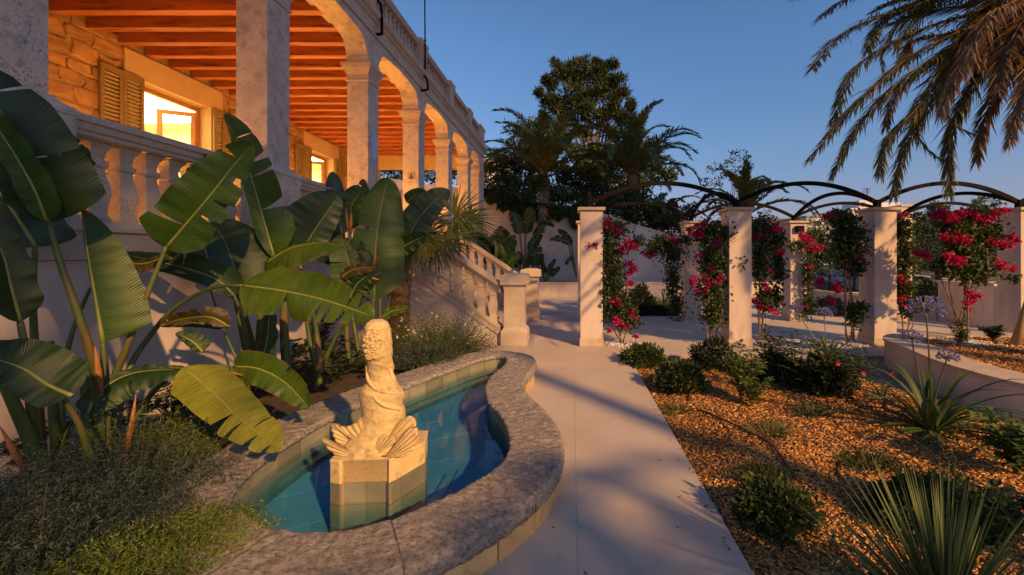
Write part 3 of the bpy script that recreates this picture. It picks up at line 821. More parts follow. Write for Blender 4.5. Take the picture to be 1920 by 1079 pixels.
# arches between columns
def arch_poly(a, b):
    pts = [(a,5.13),(a+.015,5.26),(a+.05,5.36),(a+.10,5.42),(a+.13,5.50),(a+.20,5.545)]
    m_ = []
    n = 10
    for k in range(1, n): t = k/n; m_.append((a+.2+(b-a-.4)*t, 5.545+.075*math.sin(math.pi*t)**.7))
    pts += m_ + [(b-.20,5.545),(b-.13,5.50),(b-.10,5.42),(b-.05,5.36),(b-.015,5.26),(b,5.13)]
    return pts
ends = [y for y in COLY] + [16.2]
aw = [(COLY[0]-3, 5.60)]
bays = [(COLY[i]+D, ends[i+1]) for i in range(len(COLY))]
bays = [(-1.0, COLY[0])] + bays
for a, b in bays:
    bot = arch_poly(a, b)
    mb = MB(); poly = bot + [(b, 5.74), (a, 5.74)]
    mb.prism_x(poly, XB, XF); mb.build('arch', M['column'], villa)
for y in COLY: mb = MB(); mb.box(XB, XF-.001, y+.0, y+D, 5.131, 5.74); mb.build('arch_impost', M['column'], villa)
mb = MB(); mb.box(-4.40, XF-.001, 16.2, 17.03, 5.131, 5.74); mb.build('arch_impost', M['column'], villa)
# fine joints drawn as recess are left to the stone; cornice
mb = MB()
cp = [(XB-.2,5.742),(XF+.012,5.742),(XF+.035,5.75),(XF+.035,5.785),(XF+.012,5.80),(XF+.012,5.98),(XF+.05,6.01),(XF+.06,6.05),(XF+.11,6.08),(XF+.13,6.12),(XF+.13,6.17),(XF+.10,6.19),(XB-.2,6.19)]
mb.prism_y(cp, -1.0, 17.10); mb.build('cornice', M['carved'], villa)
# roof terrace balustrade
mb = MB(); mb.box(-4.02, XF-.02, -1, 17.0, 6.192, 6.27); rb = mb.build('terrace_balustrade', M['carved'], villa)
mb = MB(); mb.prism_y([(-4.03,6.74),(-3.76,6.74),(-3.74,6.76),(-3.74,6.79),(-3.72,6.81),(-3.72,6.86),(-3.74,6.88),(-4.05,6.88),(-4.07,6.86),(-4.07,6.81),(-4.05,6.79),(-4.05,6.76)], -1, 17.0); mb.build('handrail', M['carved'], rb)
bprof = [(.062,0),(.062,.04),(.05,.045),(.045,.06),(.052,.10),(.060,.15),(.058,.20),(.048,.25),(.040,.29),(.042,.31),(.052,.33),(.052,.35),(.040,.36),(.036,.40),(.045,.43),(.062,.445),(.062,.47)]
mbb = MB(); mbb.sq(0, 0, bprof); bme = mbb.mesh('baluster'); bme.materials.append(M['carved'])
for i in range(len(ends)):
    a = (ends[i-1]+D+.05) if i else -1.0
    b = ends[i]-.05 if i < 6 else 16.3
    n = int((b-a)/.19)
    for k in range(n): inst('baluster', bme, (-3.885, a+(k+.5)*(b-a)/n, 6.27), rb)
for y in ends:
    w_ = D if y < 16 else .75
    mb = MB(); mb.rc(-4.06, -3.70, y-.0, y+w_, [(.0,6.20),(0,6.75),(.015,6.77),(.03,6.80),(.045,6.86),(.045,6.91),(.02,6.93),(-.05,6.95)]); mb.build('post', M['carved'], rb)
# lower balustrade between columns along the porch
lprof = [(.075,0),(.075,.05),(.062,.06),(.060,.10),(.068,.17),(.076,.24),(.074,.30),(.060,.37),(.050,.43),(.052,.455),(.066,.465),(.066,.50),(.052,.51),(.048,.54),(.060,.60),(.088,.645),(.088,.67)]
mbb = MB(); mbb.sq(0, 0, lprof); lme = mbb.mesh('baluster', bevel=.004); lme.materials.append(M['carved'])
mb = MB(); mb.box(-4.05, -3.80, -1, 7.28, 1.832, 1.842); lb = mb.build('porch_balustrade', M['carved'], villa)
rail_p = [(-4.05,2.50),(-3.80,2.50),(-3.775,2.515),(-3.775,2.54),(-3.755,2.555),(-3.745,2.60),(-3.725,2.61),(-3.725,2.655),(-3.745,2.67),(-4.11,2.67),(-4.13,2.655),(-4.13,2.61),(-4.11,2.60),(-4.095,2.555),(-4.075,2.54),(-4.075,2.515)]
for a, b in ((-1.0, COLY[0]-.09), (COLY[0]+D+.09, COLY[1]-.09), (COLY[1]+D+.09, COLY[2]-.09), (COLY[3]+D+.09, COLY[4]-.09), (COLY[4]+D+.09, COLY[5]-.09), (COLY[5]+D+.09, 16.2)):
    mb = MB(); mb.prism_y(rail_p, a, b); mb.build('handrail', M['carved'], lb)
    n = round((b-a)/.214)
    for k in range(n): inst('baluster', lme, (-3.925, a+(k+.5)*(b-a)/n, 1.842), lb)
# porch ceiling
mb = MB(); mb.box(-9.3, XB, -1, 17.03, 5.87, 6.15); mb.build('ceiling', M['boards'], villa)
mb = MB(); mb.box(-8.698, XB-.002, 0, .137, 0, .205); bmm = mb.mesh('beam', bevel=.006); bmm.materials.append(M['beam'])
for k in range(-9, 20):
    y = 6.66 + .5*k
    if y < 16.5: inst('beam', bmm, (0, y, 5.665), villa)
mb = MB(); mb.box(-9.3, XB, 16.62, 17.03, 5.24, 5.868); mb.box(-9.3, -8.12, 16.62, 17.03, 1.84, 5.238); mb.build('end_wall', M['lintel'], villa)
# house wall, with openings
OP = [(3.2,4.7), (8.09,9.64), (13.30,14.60)]
ZT = 5.12
mb = MB()
ys = [-1.0] + [v for o in OP for v in o] + [17.03]
for k in range(0, len(ys), 2): mb.box(XW-.32, XW-.032, ys[k]+(.0205 if k else 0), ys[k+1]-(.0205 if k < len(ys)-2 else 0), 1.5, 5.87)
for a, b in OP: mb.box(XW-.318, XW-.034, a-.02, b+.02, ZT, 5.868)
mb.build('house_wall', M['mortar'], villa)
rnd = random.Random(21)
LINT = [(a-.32, b+.32, ZT, ZT+.52) for a, b in OP] + [(a-.24, a, 1.84, ZT) for a, b in OP] + [(b, b+.24, 1.84, ZT) for a, b in OP]
def stone_block(y0, y1, z0, z1, x, pr, rnd, name='stone', matr=None, par=None):
    j = lambda s: rnd.uniform(-s, s)*2.2
    e = min(.02, (y1-y0)*.1)
    corners = [(y0+j(.018), z0+j(.015)), (y1+j(.018), z0+j(.015)), (y1+j(.018), z1+j(.015)), (y0+j(.018), z1+j(.015))]
    cy = (y0+y1)/2; cz = (z0+z1)/2
    mids = [((corners[k][0]+corners[(k+1)%4][0])/2+j(.02), (corners[k][1]+corners[(k+1)%4][1])/2+j(.02)) for k in range(4)]
    ring = [v for k in range(4) for v in (corners[k], mids[k])]
    r0 = [(x-.03, a, b) for a, b in ring]; r1 = [(x+pr*.6, a+(cy-a)*.06, b+(cz-b)*.07) for a, b in ring]
    r2 = [(x+pr+j(.004), a+(cy-a)*.22, b+(cz-b)*.26) for a, b in ring]
    mb = MB(); mb.loft([r0, r1, r2]); return mb.build(name, matr, par)
z = 1.86
while z < 5.85:
    h = min(rnd.uniform(.2,.36), 5.87-z)
    if h < .1: break
    y = 5.6 + rnd.uniform(-.3, 0)
    while y < 16.6:
        wd = rnd.uniform(.22,.66)
        ok = True; y0, y1, z0, z1 = y+.012, y+wd-.012, z+.012, z+h-.012
        for (a, b, c0, c1) in LINT + [(a, b, 0, ZT) for a, b in OP]:
            if y1 > a and y0 < b and z1 > c0+.02 and z0 < c1:
                if y0 < a-.12: y1 = a-.01
                elif y1 > b+.12: y0 = b+.01
                else: ok = False
        if ok and y1-y0 > .1: stone_block(y0, min(y1,16.6), z0, z1, XW-.02, rnd.uniform(.012,.035), rnd, 'stone', M['rubble'], villa)
        y += wd
    z += h
room_e = emit('lit_room_ceiling_light', (1.0,.72,.30), 10)
for wi, (a, b) in enumerate(OP):
    mb = MB(); mb.box(XW-.03, XW+.02, a-.32, b+.32, ZT+.001, ZT+.52); mb.build('lintel', M['lintel'], villa, bevel=.005)
    mb = MB(); mb.box(XW-.03, XW+.012, a-.24, a-.001, 1.84, ZT); mb.box(XW-.03, XW+.012, b+.001, b+.24, 1.84, ZT); mb.box(XW-.32, XW-.02, a-.02, a+.0, 1.84, ZT); mb.box(XW-.32, XW-.02, b, b+.02, 1.84, ZT); mb.build('jamb', M['lintel'], villa)
    # room behind
    r = MB(); x0 = XW-4.2
    r.box(x0-.1, x0, a-1.2, b+2.6, 1.7, 5.5); r.box(x0, XW-.33, a-1.3, a-1.2, 1.7, 5.5); r.box(x0, XW-.33, b+2.6, b+2.7, 1.7, 5.5)
    r.box(x0, XW-.33, a-1.2, b+2.6, 1.6, 1.7); r.box(x0, XW-.33, a-1.2, b+2.6, 5.35, 5.45); r.build('room', M['room'], villa)
    r = MB(); r.box(x0+.5, XW-1.2, a-.2, b+1.6, 5.32, 5.348); r.build('room_ceiling_lamp', room_e, villa)
    # window frame, fixed and an inward open casement
    fx = XW-.26
    f = MB(); f.box(fx-.05, fx, a, a+.07, 1.84, ZT); f.box(fx-.05, fx, b-.07, b, 1.84, ZT); f.box(fx-.05, fx, a+.07, b-.07, ZT-.08, ZT); f.box(fx-.05, fx, a+.07, b-.07, 1.84, 1.90)
    wn = f.build('window', M['wood'], villa)
    lf = (b-a)/2-.07
    for hinge, dy in ((b-.07, -1),):
        g = MB(); n_ = 5
        # casement open into the room
        ax = Vector((-.92, dy*.38, 0)).normalized(); pz = Vector((ax.y, -ax.x, 0))*.022
        o0 = Vector((fx-.03, hinge, 0))
        def bar(u0, u1, z0, z1):
            p = [o0+ax*u0-pz, o0+ax*u1-pz, o0+ax*u1+pz, o0+ax*u0+pz]
            g.add([(q.x,q.y,z0) for q in p]+[(q.x,q.y,z1) for q in p], [(0,3,2,1),(4,5,6,7),(0,1,5,4),(1,2,6,5),(2,3,7,6),(3,0,4,7)])
        bar(0,.09,1.9,5.0); bar(lf-.09,lf,1.9,5.0); bar(.09,lf-.09,4.9,5.0); bar(.09,lf-.09,1.9,2.05); bar(.09,lf-.09,3.25,3.32)
        g.build('casement', M['wood'], wn)
    # shutters folded open against the wall
    for side in (-1, 1):
        y0, y1 = (a-.76, a-.015) if side < 0 else (b+.015, b+.62)
        s = MB(); xs0, xs1 = XW+.035, XW+.075; m_ = (y0+y1)/2; z0, z1 = 1.90, ZT+.03
        for c0, c1 in ((y0, m_-.004), (m_+.004, y1)):
            s.box(xs0, xs1, c0, c0+.06, z0, z1); s.box(xs0, xs1, c1-.06, c1, z0, z1)
            for zz in (z0, z0+1.5, z1-.12): s.box(xs0, xs1, c0+.06, c1-.06, zz, zz+.12)
        sh = s.build('shutter', M['shutter'], villa)
        pw = m_-.004-y0-.12
        sm = MB(); sm.add([(-.016,0,-.018),(-.011,0,-.022),(.016,0,.018),(.011,0,.022),(-.016,pw,-.018),(-.011,pw,-.022),(.016,pw,.018),(.011,pw,.022)], [(0,1,2,3),(7,6,5,4),(0,4,5,1),(1,5,6,2),(2,6,7,3),(3,7,4,0)])
        sme = sm.mesh('slat'); sme.materials.append(M['shutter'])
        if wi == 0: continue
        for c0 in (y0, m_+.004):
            for za, zb_ in ((z0+.12, z0+1.5), (z0+1.62, z1-.12)):
                n_ = int((zb_-za)/.072)
                for k in range(n_): inst('slat', sme, (XW+.055, c0+.06, za+(k+.5)*(zb_-za)/n_), sh)
# side wall plaques, hooks, pipe
def plate(name, x, y0, y1, z0, z1, m_, par, t=.012, nrm='x'):
    mb = MB(); mb.box(x, x+t, y0, y1, z0, z1); return mb.build(name, m_, par)
mb = MB(); mb.prism_x([(7.50,3.43),(7.60,3.38),(7.66,3.41),(7.66,3.52),(7.70,3.52),(7.70,3.83),(7.62,3.90),(7.50,3.88),(7.47,3.80),(7.50,3.62)], XF+.001, XF+.014); o = mb.build('house_plaque', M['plaque']); tag(o, 'pale blue glazed tile plaque on the third column of the arcade', 'plaque', 'glazed plaques on the arcade columns')
mb = MB(); mb.prism_x([(9.93,3.28),(10.03,3.26),(10.06,3.40),(10.03,3.62),(9.97,3.68),(9.92,3.55),(9.94,3.42)], XF+.001, XF+.014); o = mb.build('house_plaque', M['plaque']); tag(o, 'narrow blue glazed tile plaque on the fourth column of the arcade', 'plaque', 'glazed plaques on the arcade columns')
pc = thing('picture_tile', 'small brown printed picture tile on the fourth arcade column', 'tile picture', (-3.95, 9.79, 3.5))
q0 = P(764,324,9.79); q1 = P(778,337,9.79)
mb = MB(); mb.box(q0.x, q1.x, 9.785, 9.799, q1.z, q0.z); mb.build('tile', M['picture'], pc)
mb = MB(); cx = (q0.x+q1.x)/2; zb_ = q1.z+.02; mb.box(cx-.05, cx+.05, 9.782, 9.7848, zb_, zb_+.035)
mb.prism_y([(cx+.018*math.cos(t), zb_+.095+.02*math.sin(t)) for t in [k*math.pi/5 for k in range(10)]], 9.782, 9.7848)
mb.prism_y([(cx-.035,zb_+.037),(cx+.035,zb_+.037),(cx+.02,zb_+.078),(cx-.02,zb_+.078)], 9.782, 9.7848); mb.build('figure', M['figure'], pc)
def hook(y, up, label):
    mb = MB(); x = XF+.05
    mb.tube([(x+.18,y,5.72+up),(x+.18,y,5.35+up)][::-1] , .02)
    mb.tube(catmull([(x-.02,y,5.33+up),(x+.10,y,5.33+up),(x+.18,y,5.37+up),(x+.19,y,5.55+up),(x+.19,y,5.80+up)],6), .022, 8)
    o = mb.build('iron_bracket', M['iron'], None, True); tag(o, label, 'bracket', 'black iron brackets on the cornice'); return o
def pipehook(px0, py0, px1, py1, Yd, label):
    a = P(px0-12, py1, Yd); b = P(px1, py1-1, Yd); c_ = P(px1+2, py1-8, Yd); d_ = P(px1, py0+10, Yd); e_ = P(px0-2, py0, Yd)
    mb = MB(); mb.tube(catmull([a, b, c_, d_, e_], 7), .028, 8); o = mb.build('iron_bracket', M['iron'], None, True); tag(o, label, 'bracket', 'black iron brackets on the cornice')
pipehook(706, 0, 714, 65, 7.62, 'black curved iron bracket on the cornice above the second arch')
pipehook(792, 138, 800, 170, 9.95, 'black curved iron bracket on the cornice at the foot of the tall rod')
mb = MB(); a = P(797,140,9.95); mb.tube([a, (a.x,a.y,a.z+.9), (a.x-.02,a.y,9.5)], [.028,.018,.014], 8); mb.tube([(a.x-.12,a.y,a.z+.85),(a.x+.03,a.y,a.z+.85)], .015)
o = mb.build('metal_rod', M['iron'], None, True); tag(o, 'tall thin dark metal rod standing up from the cornice', 'rod')

# porch floor uplights (their glow is what lights the timber ceiling)
for k, (x, y, e) in enumerate(((-8.0,6.2,20),(-8.3,11.4,60),(-8.3,15.4,60),(-4.9,8.75,60),(-4.9,11.2,60),(-4.9,13.6,60),(-6.2,6.3,26),(-4.9,3.9,34),(-4.9,6.3,36))):
    t = thing('floor_uplight', 'small dark uplight on the porch floor ' + ('against the house wall before the first window','against the house wall between the two windows','against the house wall beyond the last window','between the third and fourth columns','behind the fourth column','behind the fifth column','in the middle of the near bay','before the second column','between the second and third columns')[k], 'lamp', (x,y,1.84), 'uplights on the porch floor')
    mb = MB(); mb.loft([[(x+r_*math.cos(q*math.pi/6), y+r_*math.sin(q*math.pi/6), z_) for q in range(12)] for r_, z_ in ((.07,1.84),(.07,1.90),(.06,1.93),(.05,1.93),(.045,1.90))]); mb.build('housing', M['iron'], t)
    ld = bpy.data.lights.new('uplight_bulb', 'POINT'); ld.energy = e*1.75; ld.color = (1,.41,.07); ld.shadow_soft_size = .06
    lo = bpy.data.objects.new('uplight_bulb', ld); C.objects.link(lo); lo.parent = t; lo.location = (0,0,.16); lo.rotation_euler = (R(180),0,0)

# ================================================================== STAIRCASE
stair = thing('garden_staircase', 'stone garden staircase with sloping balustrades and two newel posts', 'staircase', (-2.4, 8.5, 0))
NSt = 10; X0s = -1.25; X1s = -3.70; rise = 1.67/NSt; run = (X0s-X1s)/NSt
mb = MB()
for k in range(NSt):
    mb.box(X1s-.0, X0s-k*run, 7.32, 9.86, rise*k+.0005*k, rise*(k+1)-.032)
mb.build('steps', M['stucco'], stair)
tm = MB(); tm.box(-run-.0, .03, 7.325, 9.855, -.03, 0); tme = tm.mesh('tread', bevel=.005); tme.materials.append(M['carved'])
for k in range(NSt): inst('tread', tme, (X0s-k*run, 0, rise*(k+1)), stair)
sl = 1.67/(X0s-X1s)
def stair_rail(y, lab):
    # solid wall under, string course, balusters, rail
    xa, xb = -1.27, -3.74
    zf = lambda x, o: o + sl*(-1.27-x)
    mb = MB(); mb.prism_y([(xa,0),(xa,zf(xa,.16)),(xb,zf(xb,.16)),(xb,0)], y-.10, y+.10); mb.build('side_wall', M['stucco'], stair)
    mb = MB()
    for (e, z0, z1) in ((.125,.163,.27),(.14,.273,.31),(.12,.312,.335)):
        mb.prism_y([(xa,zf(xa,z0)),(xa,zf(xa,z1)),(xb,zf(xb,z1)),(xb,zf(xb,z0))], y-e, y+e)
    mb.build('string_course', M['carved'], stair)
    mb = MB()
    for (e, z0, z1) in ((.10,.955,.985),(.12,.986,1.02),(.145,1.022,1.085),(.125,1.086,1.10)):
        mb.prism_y([(xa,zf(xa,z0)),(xa,zf(xa,z1)),(xb,zf(xb,z1)),(xb,zf(xb,z0))], y-e, y+e)
    mb.build('handrail', M['carved'], stair)
    n = 11
    for k in range(n):
        x = xa-.14 - k*.214
        if x < xb+.05: break
        zb = zf(x, .30); mb = MB()
        pr = [(.075,0),(.075,.06),(.06,.08),(.06,.12),(.07,.18),(.076,.25),(.07,.32),(.055,.40),(.05,.44),(.063,.45),(.063,.48),(.05,.49),(.055,.53),(.08,.58),(.085,.62)]
        rings = []
        for h, z_ in pr:
            top = z_ > .5; bt = z_ < .03
            rings.append([(x+sx*h, y+sy*h*.9, (zb+z_+.03) - (sl*sx*h if (top or bt) else 0)) for sx, sy in ((-1,-1),(1,-1),(1,1),(-1,1))])
        mb.loft(rings); mb.build('baluster', M['carved'], stair)
stair_rail(7.20, 'front'); stair_rail(9.98, 'rear')
for y in (7.05, 9.83):
    mb = MB(); mb.rc(-1.20, -.84, y+.0, y+.36, [(.05,0),(.05,.24),(.035,.27),(.02,.29),(0,.31),(0,1.03),(.02,1.05),(.06,1.07),(.06,1.22),(.05,1.24),(-.06,1.27)]); mb.build('newel_post', M['carved'], stair, bevel=.006)

# ================================================================== PERGOLA
pg = thing('pergola', 'row of cream pergola pillars joined by black arched iron bars', 'pergola', (3.5, 8, 0))
W2 = .195
px_ = [.345, 2.94, 5.47, 8.02]; rowY = [6.97, 9.65]
def pillar(cx, y0, h=2.37):
    mb = MB(); mb.box(cx-W2, cx+W2, y0, y0+2*W2, 0, h); o = mb.build('pillar', M['stucco'], pg, bevel=.004)
    mb = MB(); mb.rc(cx-W2, cx+W2, y0, y0+2*W2, [(.003,.001),(.012,.002),(.012,.14),(.003,.145)]); mb.build('skirting', M['carved'], o)
    mb = MB(); mb.rc(cx-W2, cx+W2, y0, y0+2*W2, [(-.02,h+.001),(.04,h+.002),(.045,h+.008),(.045,h+.05),(.035,h+.056),(-.1,h+.058)]); mb.build('cap', M['carved'], o)
    mb = MB(); c_ = (cx, y0+W2); mb.box(cx-.045, cx+.045, y0+W2-.045, y0+W2+.045, h+.055, h+.21); mb.build('post_stub', M['iron'], o)
for cx in px_:
    for y in rowY: pillar(cx, y)
def bow(a, b, crest, z0=2.55, zc=2.88, name='arched_bar'):
    pts = []
    n = 22
    a = Vector(a); b = Vector(b); d = (b-a); s = d.normalized().cross(Vector((0,0,1)))*.022
    rings = []
    for k in range(n+1):
        t = k/n; p = a.lerp(b, t); z = z0 + (zc-z0)*(1-(2*t-1)**2); sl_ = (zc-z0)*(-4)*(2*t-1)/d.length
        nn = Vector((-d.normalized().x*sl_, -d.normalized().y*sl_, 1)).normalized()*.035
        q = Vector((p.x, p.y, z)); rings.append([q-s-nn, q+s-nn, q+s+nn, q-s+nn])
    mb = MB(); mb.loft(rings); mb.build(name, M['iron'], pg)
for y in rowY:
    yy = y+W2
    for i in range(3): bow((px_[i]+.046,yy,0), (px_[i+1]-.046,yy,0), 1)
    bow((px_[3]+.046,yy,0), (px_[3]+2.5,yy,0), 1)
for cx in px_: bow((cx,rowY[0]+W2+.046,0), (cx,rowY[1]+W2-.046,0), 1)
# wall light on a rear pillar
wl = thing('wall_light', 'small black box wall light on the rear pergola pillar', 'lamp', (5.36,9.6,2.2))
a = P(1491,424,9.64); b = P(1505,435,9.64)
mb = MB(); mb.box(a.x, b.x, 9.555, 9.64, b.z, a.z); mb.build('housing', M['iron'], wl, bevel=.006); mb = MB(); mb.box(a.x+.01, b.x-.01, 9.57, 9.63, b.z-.006, b.z-.001); mb.build('lens', M['glassdark'], wl)

# ================================================================== ROUND PLANTER
pln = thing('round_planter', 'raised planter with cream rendered wall and pale stone rim', 'planter', (6.1, 4.6, 0))
pc_px = [(1687,640),(1690,650),(1715,665),(1760,684),(1810,700),(1860,712),(1920,724)]
rim = [G(x, y, .36) for x, y in pc_px]
front = [(p.x, p.y) for p in rim] + [(4.75,3.45),(5.6,3.0),(6.6,2.9),(7.6,3.4),(8.1,4.4),(8.0,5.5),(7.2,6.3),(6.2,6.55),(5.2,6.35),(4.75,6.05)]
front = [(4.55,5.75),(4.45,5.3),(4.28,4.75),(4.24,4.2),(4.36,3.7),(4.75,3.25),(5.4,2.9),(6.3,2.85),(7.3,3.1),(8.0,3.8),(8.2,4.8),(7.9,5.7),(7.1,6.3),(6.1,6.5),(5.2,6.35),(4.75,6.1)]
rimc = resample(catmull([(x,y,0) for x,y in front], 8, True), 120, True)
if area([tuple(p[:2]) for p in rimc]) < 0: rimc = rimc[::-1].copy()
def offc(cv, w): 
    t = unit(np.roll(cv,-2,0)-np.roll(cv,2,0)); return cv + np.stack([t[:,1], -t[:,0], 0*t[:,0]],1)*w
inn = offc(rimc, -.42)
mb = MB(); mb.prism([tuple(p[:2]) for p in offc(rimc,-.02)], -.08, .318); mb.build('wall', M['stucco'], pln)
A_, B_ = inn, rimc; n = len(rimc); vs = []; fs = []
for q in range(n): vs += [(A_[q][0],A_[q][1],.32),(B_[q][0],B_[q][1],.32),(B_[q][0],B_[q][1],.355),(A_[q][0],A_[q][1],.362)]
for q in range(n):
    for t in range(4): fs.append((q*4+t, q*4+(t+1)%4, ((q+1)%n)*4+(t+1)%4, ((q+1)%n)*4+t))
mb = MB(); mb.add(vs, fs); mb.build('rim', M['carved'], pln)
inn2 = [tuple(p[:2]) for p in inn]
mb = MB(); mb.prism([tuple(p[:2]) for p in offc(rimc,-.40)], .319, .335); mb.build('mulch_fill', M['mulchbase'], pln)
pts = scatter(7000, 4.6, 8, 3.0, 6.5, lambda x, y: inside(inn2, x, y), lambda x, y: 1)
chip_mesh('mulch_chips', pts, lambda x, y: .34, (.02,.05), (.007,.016), (.002,.006), M['chips'], None, parent=pln)

# ================================================================== BACK WALLS
def wall_plate(name, px, Yd, t, z0, m_, label, cat='wall', cap=None):
    top = [P(x, y, Yd) for x, y in px]
    mb = MB(); poly = [(p.x, p.z) for p in top] + [(top[-1].x, z0), (top[0].x, z0)]
    mb.prism_y(poly[::-1], Yd, Yd+t); r = thing(name, label, cat, (top[0].x, Yd, z0)); mb.build('render_face', m_, r)
    if cap:
        cb = MB(); pl = [(p.x, p.z+.003) for p in top] + [(p.x, p.z+cap) for p in top[::-1]]; cb.prism_y(pl, Yd-.04, Yd+t+.04); cb.build('coping', M['white'], r)
    return r
wall_plate('garden_wall', [(700,330),(800,345),(860,352),(905,362),(940,366),(985,378),(1010,389),(1075,396),(1130,408),(1170,420),(1195,431)], 19.0, .35, -.2, M['white'], 'tall white rendered garden wall with ivy hanging over it')
wall_plate('sloping_parapet', [(1130,403),(1196,425),(1290,452),(1345,470)], 18.0, .3, -.2, M['white'], 'white parapet sloping down behind the pergola', cap=.06)
mb = MB(); a = G(1000,546); 
bw = thing('low_wall', 'low cream planter wall across the back of the terrace', 'wall', (3, 15.6, 0))
mb.box(-1.6, 8.3, 15.6, 15.8, -.1, .50); mb.build('render_face', M['stucco'], bw); mb = MB(); mb.box(-1.65, 8.35, 15.56, 15.84, .502, .56); mb.build('coping', M['carved'], bw)
mb = MB(); mb.box(-3.7, 8.3, 15.81, 18.95, -.1, .40); o = mb.build('raised_bed', M['soil']); tag(o, 'dark raised planting bed behind the low wall', kind='structure')
# right boundary: low wall with railing, pier and opening
rw = thing('boundary_wall', 'cream terrace boundary wall with low sill and tall end pier', 'wall', (8.8, 11, 0))
def seg_wall(x0, y0, x1, y1, z0, z1, t, name, m_, par, e=0):
    d = Vector((x1-x0, y1-y0)).normalized(); nn = Vector((d.y, -d.x))
    if nn.x < 0: nn = -nn
    a = Vector((x0,y0)) - d*e - nn*e; b = Vector((x1,y1)) + d*e - nn*e; c = b + nn*(t+2*e); d_ = a + nn*(t+2*e)
    ps = [tuple(a), tuple(b), tuple(c), tuple(d_)]
    if area(ps) < 0: ps = ps[::-1]
    mb = MB(); mb.prism(ps, z0, z1); return mb.build(name, m_, par)
seg_wall(8.55, 15.9, 8.72, 12.2, -.1, .33, .3, 'render_face', M['stucco'], rw); seg_wall(8.55,15.9,8.72,12.2,.332,.38,.3,'sill',M['carved'],rw,.03)
seg_wall(8.72, 12.199, 8.90, 9.78, -.1, .33, .3, 'render_face', M['stucco'], rw); seg_wall(8.73,12.16,8.90,9.80,.331,.375,.3,'sill',M['carved'],rw,.03)
seg_wall(8.93, 9.75, 9.02, 8.55, -.1, .93, .3, 'pier', M['stucco'], rw); seg_wall(8.93,9.75,9.02,8.55,.932,.985,.3,'pier_cap',M['carved'],rw,.03)
seg_wall(9.05, 8.50, 12.5, 8.2, -.1, .93, .3, 'pier', M['stucco'], rw); seg_wall(9.12,8.50,12.5,8.2,.932,.985,.3,'pier_cap',M['carved'],rw,.02)
ow = thing('outer_wall', 'long white wall below the hedge beyond the terrace', 'wall', (16, 22, 0))
seg_wall(26, 44, 12.4, 12.5, -.6, .78, .3, 'render_face', M['white'], ow); seg_wall(12.4, 12.5, 22, 9.5, -.6, .78, .3, 'render_face', M['white'], ow)
# wrought iron railing with cup shaped motifs
rl = thing('wrought_iron_railing', 'low wrought iron railing with candelabra motifs on the terrace wall', 'railing', (8.7, 13.5, .38))
mb = MB(); A0 = Vector((8.70,15.7,.40)); A1 = Vector((8.90,9.85,.40)); mb.tube([A0, A1], .012); mb.tube([A0+Vector((0,0,.52)), A1+Vector((0,0,.52))], .012); mb.build('rail_bar', M['iron'], rl)
n = 9
for k in range(n):
    c0 = A0.lerp(A1, (k+.5)/n); dv = (A1-A0).normalized(); mb = MB(); up = Vector((0,0,1)); big = k % 2
    mb.tube([c0, c0+up*.16], .014)
    for s in (-1, 1):
        mb.tube(catmull([c0+up*.12, c0+dv*s*.10+up*.19, c0+dv*s*.17+up*.32, c0+dv*s*.16+up*.46], 5), .011)
        mb.tube(catmull([c0+up*.06, c0+dv*s*.16+up*.12, c0+dv*s*.25+up*.26], 5), .010)
        if big: mb.tube(catmull([c0+up*.14, c0+dv*s*.05+up*.28, c0+dv*s*.06+up*.50], 5), .009)
        else: mb.tube(catmull([c0+up*.22, c0+dv*s*.09+up*.30, c0+dv*s*.05+up*.42, c0+up*.44], 5), .010)
    mb.build('motif', M['iron'], rl)
# terrain behind the walls
def hillz(x, y):
    a = max(0, min(1, (9 - x)/10)); return -.5 + (3.1*a) * max(0, min(1, (y-18.9)/2))+ .6*max(0,(y-30)/100)*a
grid_sheet('hillside', -60, 60, 19.36, 90, 2.0, hillz, lambda x, y: True, M['soil'], 'structure', 'planted hillside behind the garden wall')
# distant houses
def house(name, px0, px1, pyt, Yd, zb, m_, label, wins=(), dep=8, extra=None, par=True):
    a = P(px0, pyt, Yd); b = P(px1, pyt, Yd); h = thing(name, label, 'house', ((a.x+b.x)/2, Yd+dep/2, zb))
    mb = MB(); mb.box(a.x, b.x, Yd, Yd+dep, zb, a.z); mb.build('wall', m_, h)
    mb = MB(); mb.box(a.x-.15, b.x+.15, Yd-.15, Yd+dep+.15, a.z+.01, a.z+.25); mb.build('roof', M['roofgrey'] if par == 2 else m_, h)
    for (x0, y0, x1, y1) in wins:
        c = P(x0, y0, Yd); d = P(x1, y1, Yd); mb = MB(); mb.box(c.x, d.x, Yd-.06, Yd-.005, d.z, c.z); f = mb.build('window', M['roofgrey'], h)
        mb = MB(); mb.box(c.x+.08, d.x-.08, Yd-.09, Yd-.061, d.z+.08, c.z-.08); mb.build('pane', M['glassdark'], f)
    return h
h = house('far_house', 1596, 1690, 394, 62, -2, M['farwhite'], 'white block house topped by smaller roof rooms behind the hedge', [(1606,402,1613,408),(1640,402,1650,410)])
for x0, x1, yt in ((1611,1636,376),(1640,1688,380)):
    a = P(x0, yt, 63); b = P(x1, 393.6, 63); mb = MB(); mb.box(a.x, b.x, 63, 67, b.z+.3, a.z); mb.build('roof_room', M['farwhite'], h)
    mb = MB(); c = P(x0+5, yt+4, 62.9); d = P(x0+11, yt+11, 62.9); mb.box(c.x, d.x, 62.9, 62.98, d.z, c.z); mb.build('window', M['glassdark'], h)
a = P(1626,376,64); mb = MB(); mb.tube([a, a+Vector((0,0,2.0))], .05); 
for k in range(4): mb.tube([a+Vector((-.7,0,1.3+.2*k)), a+Vector((.5,0,1.3+.2*k))], .03)
mb.build('antenna', M['iron'], h)
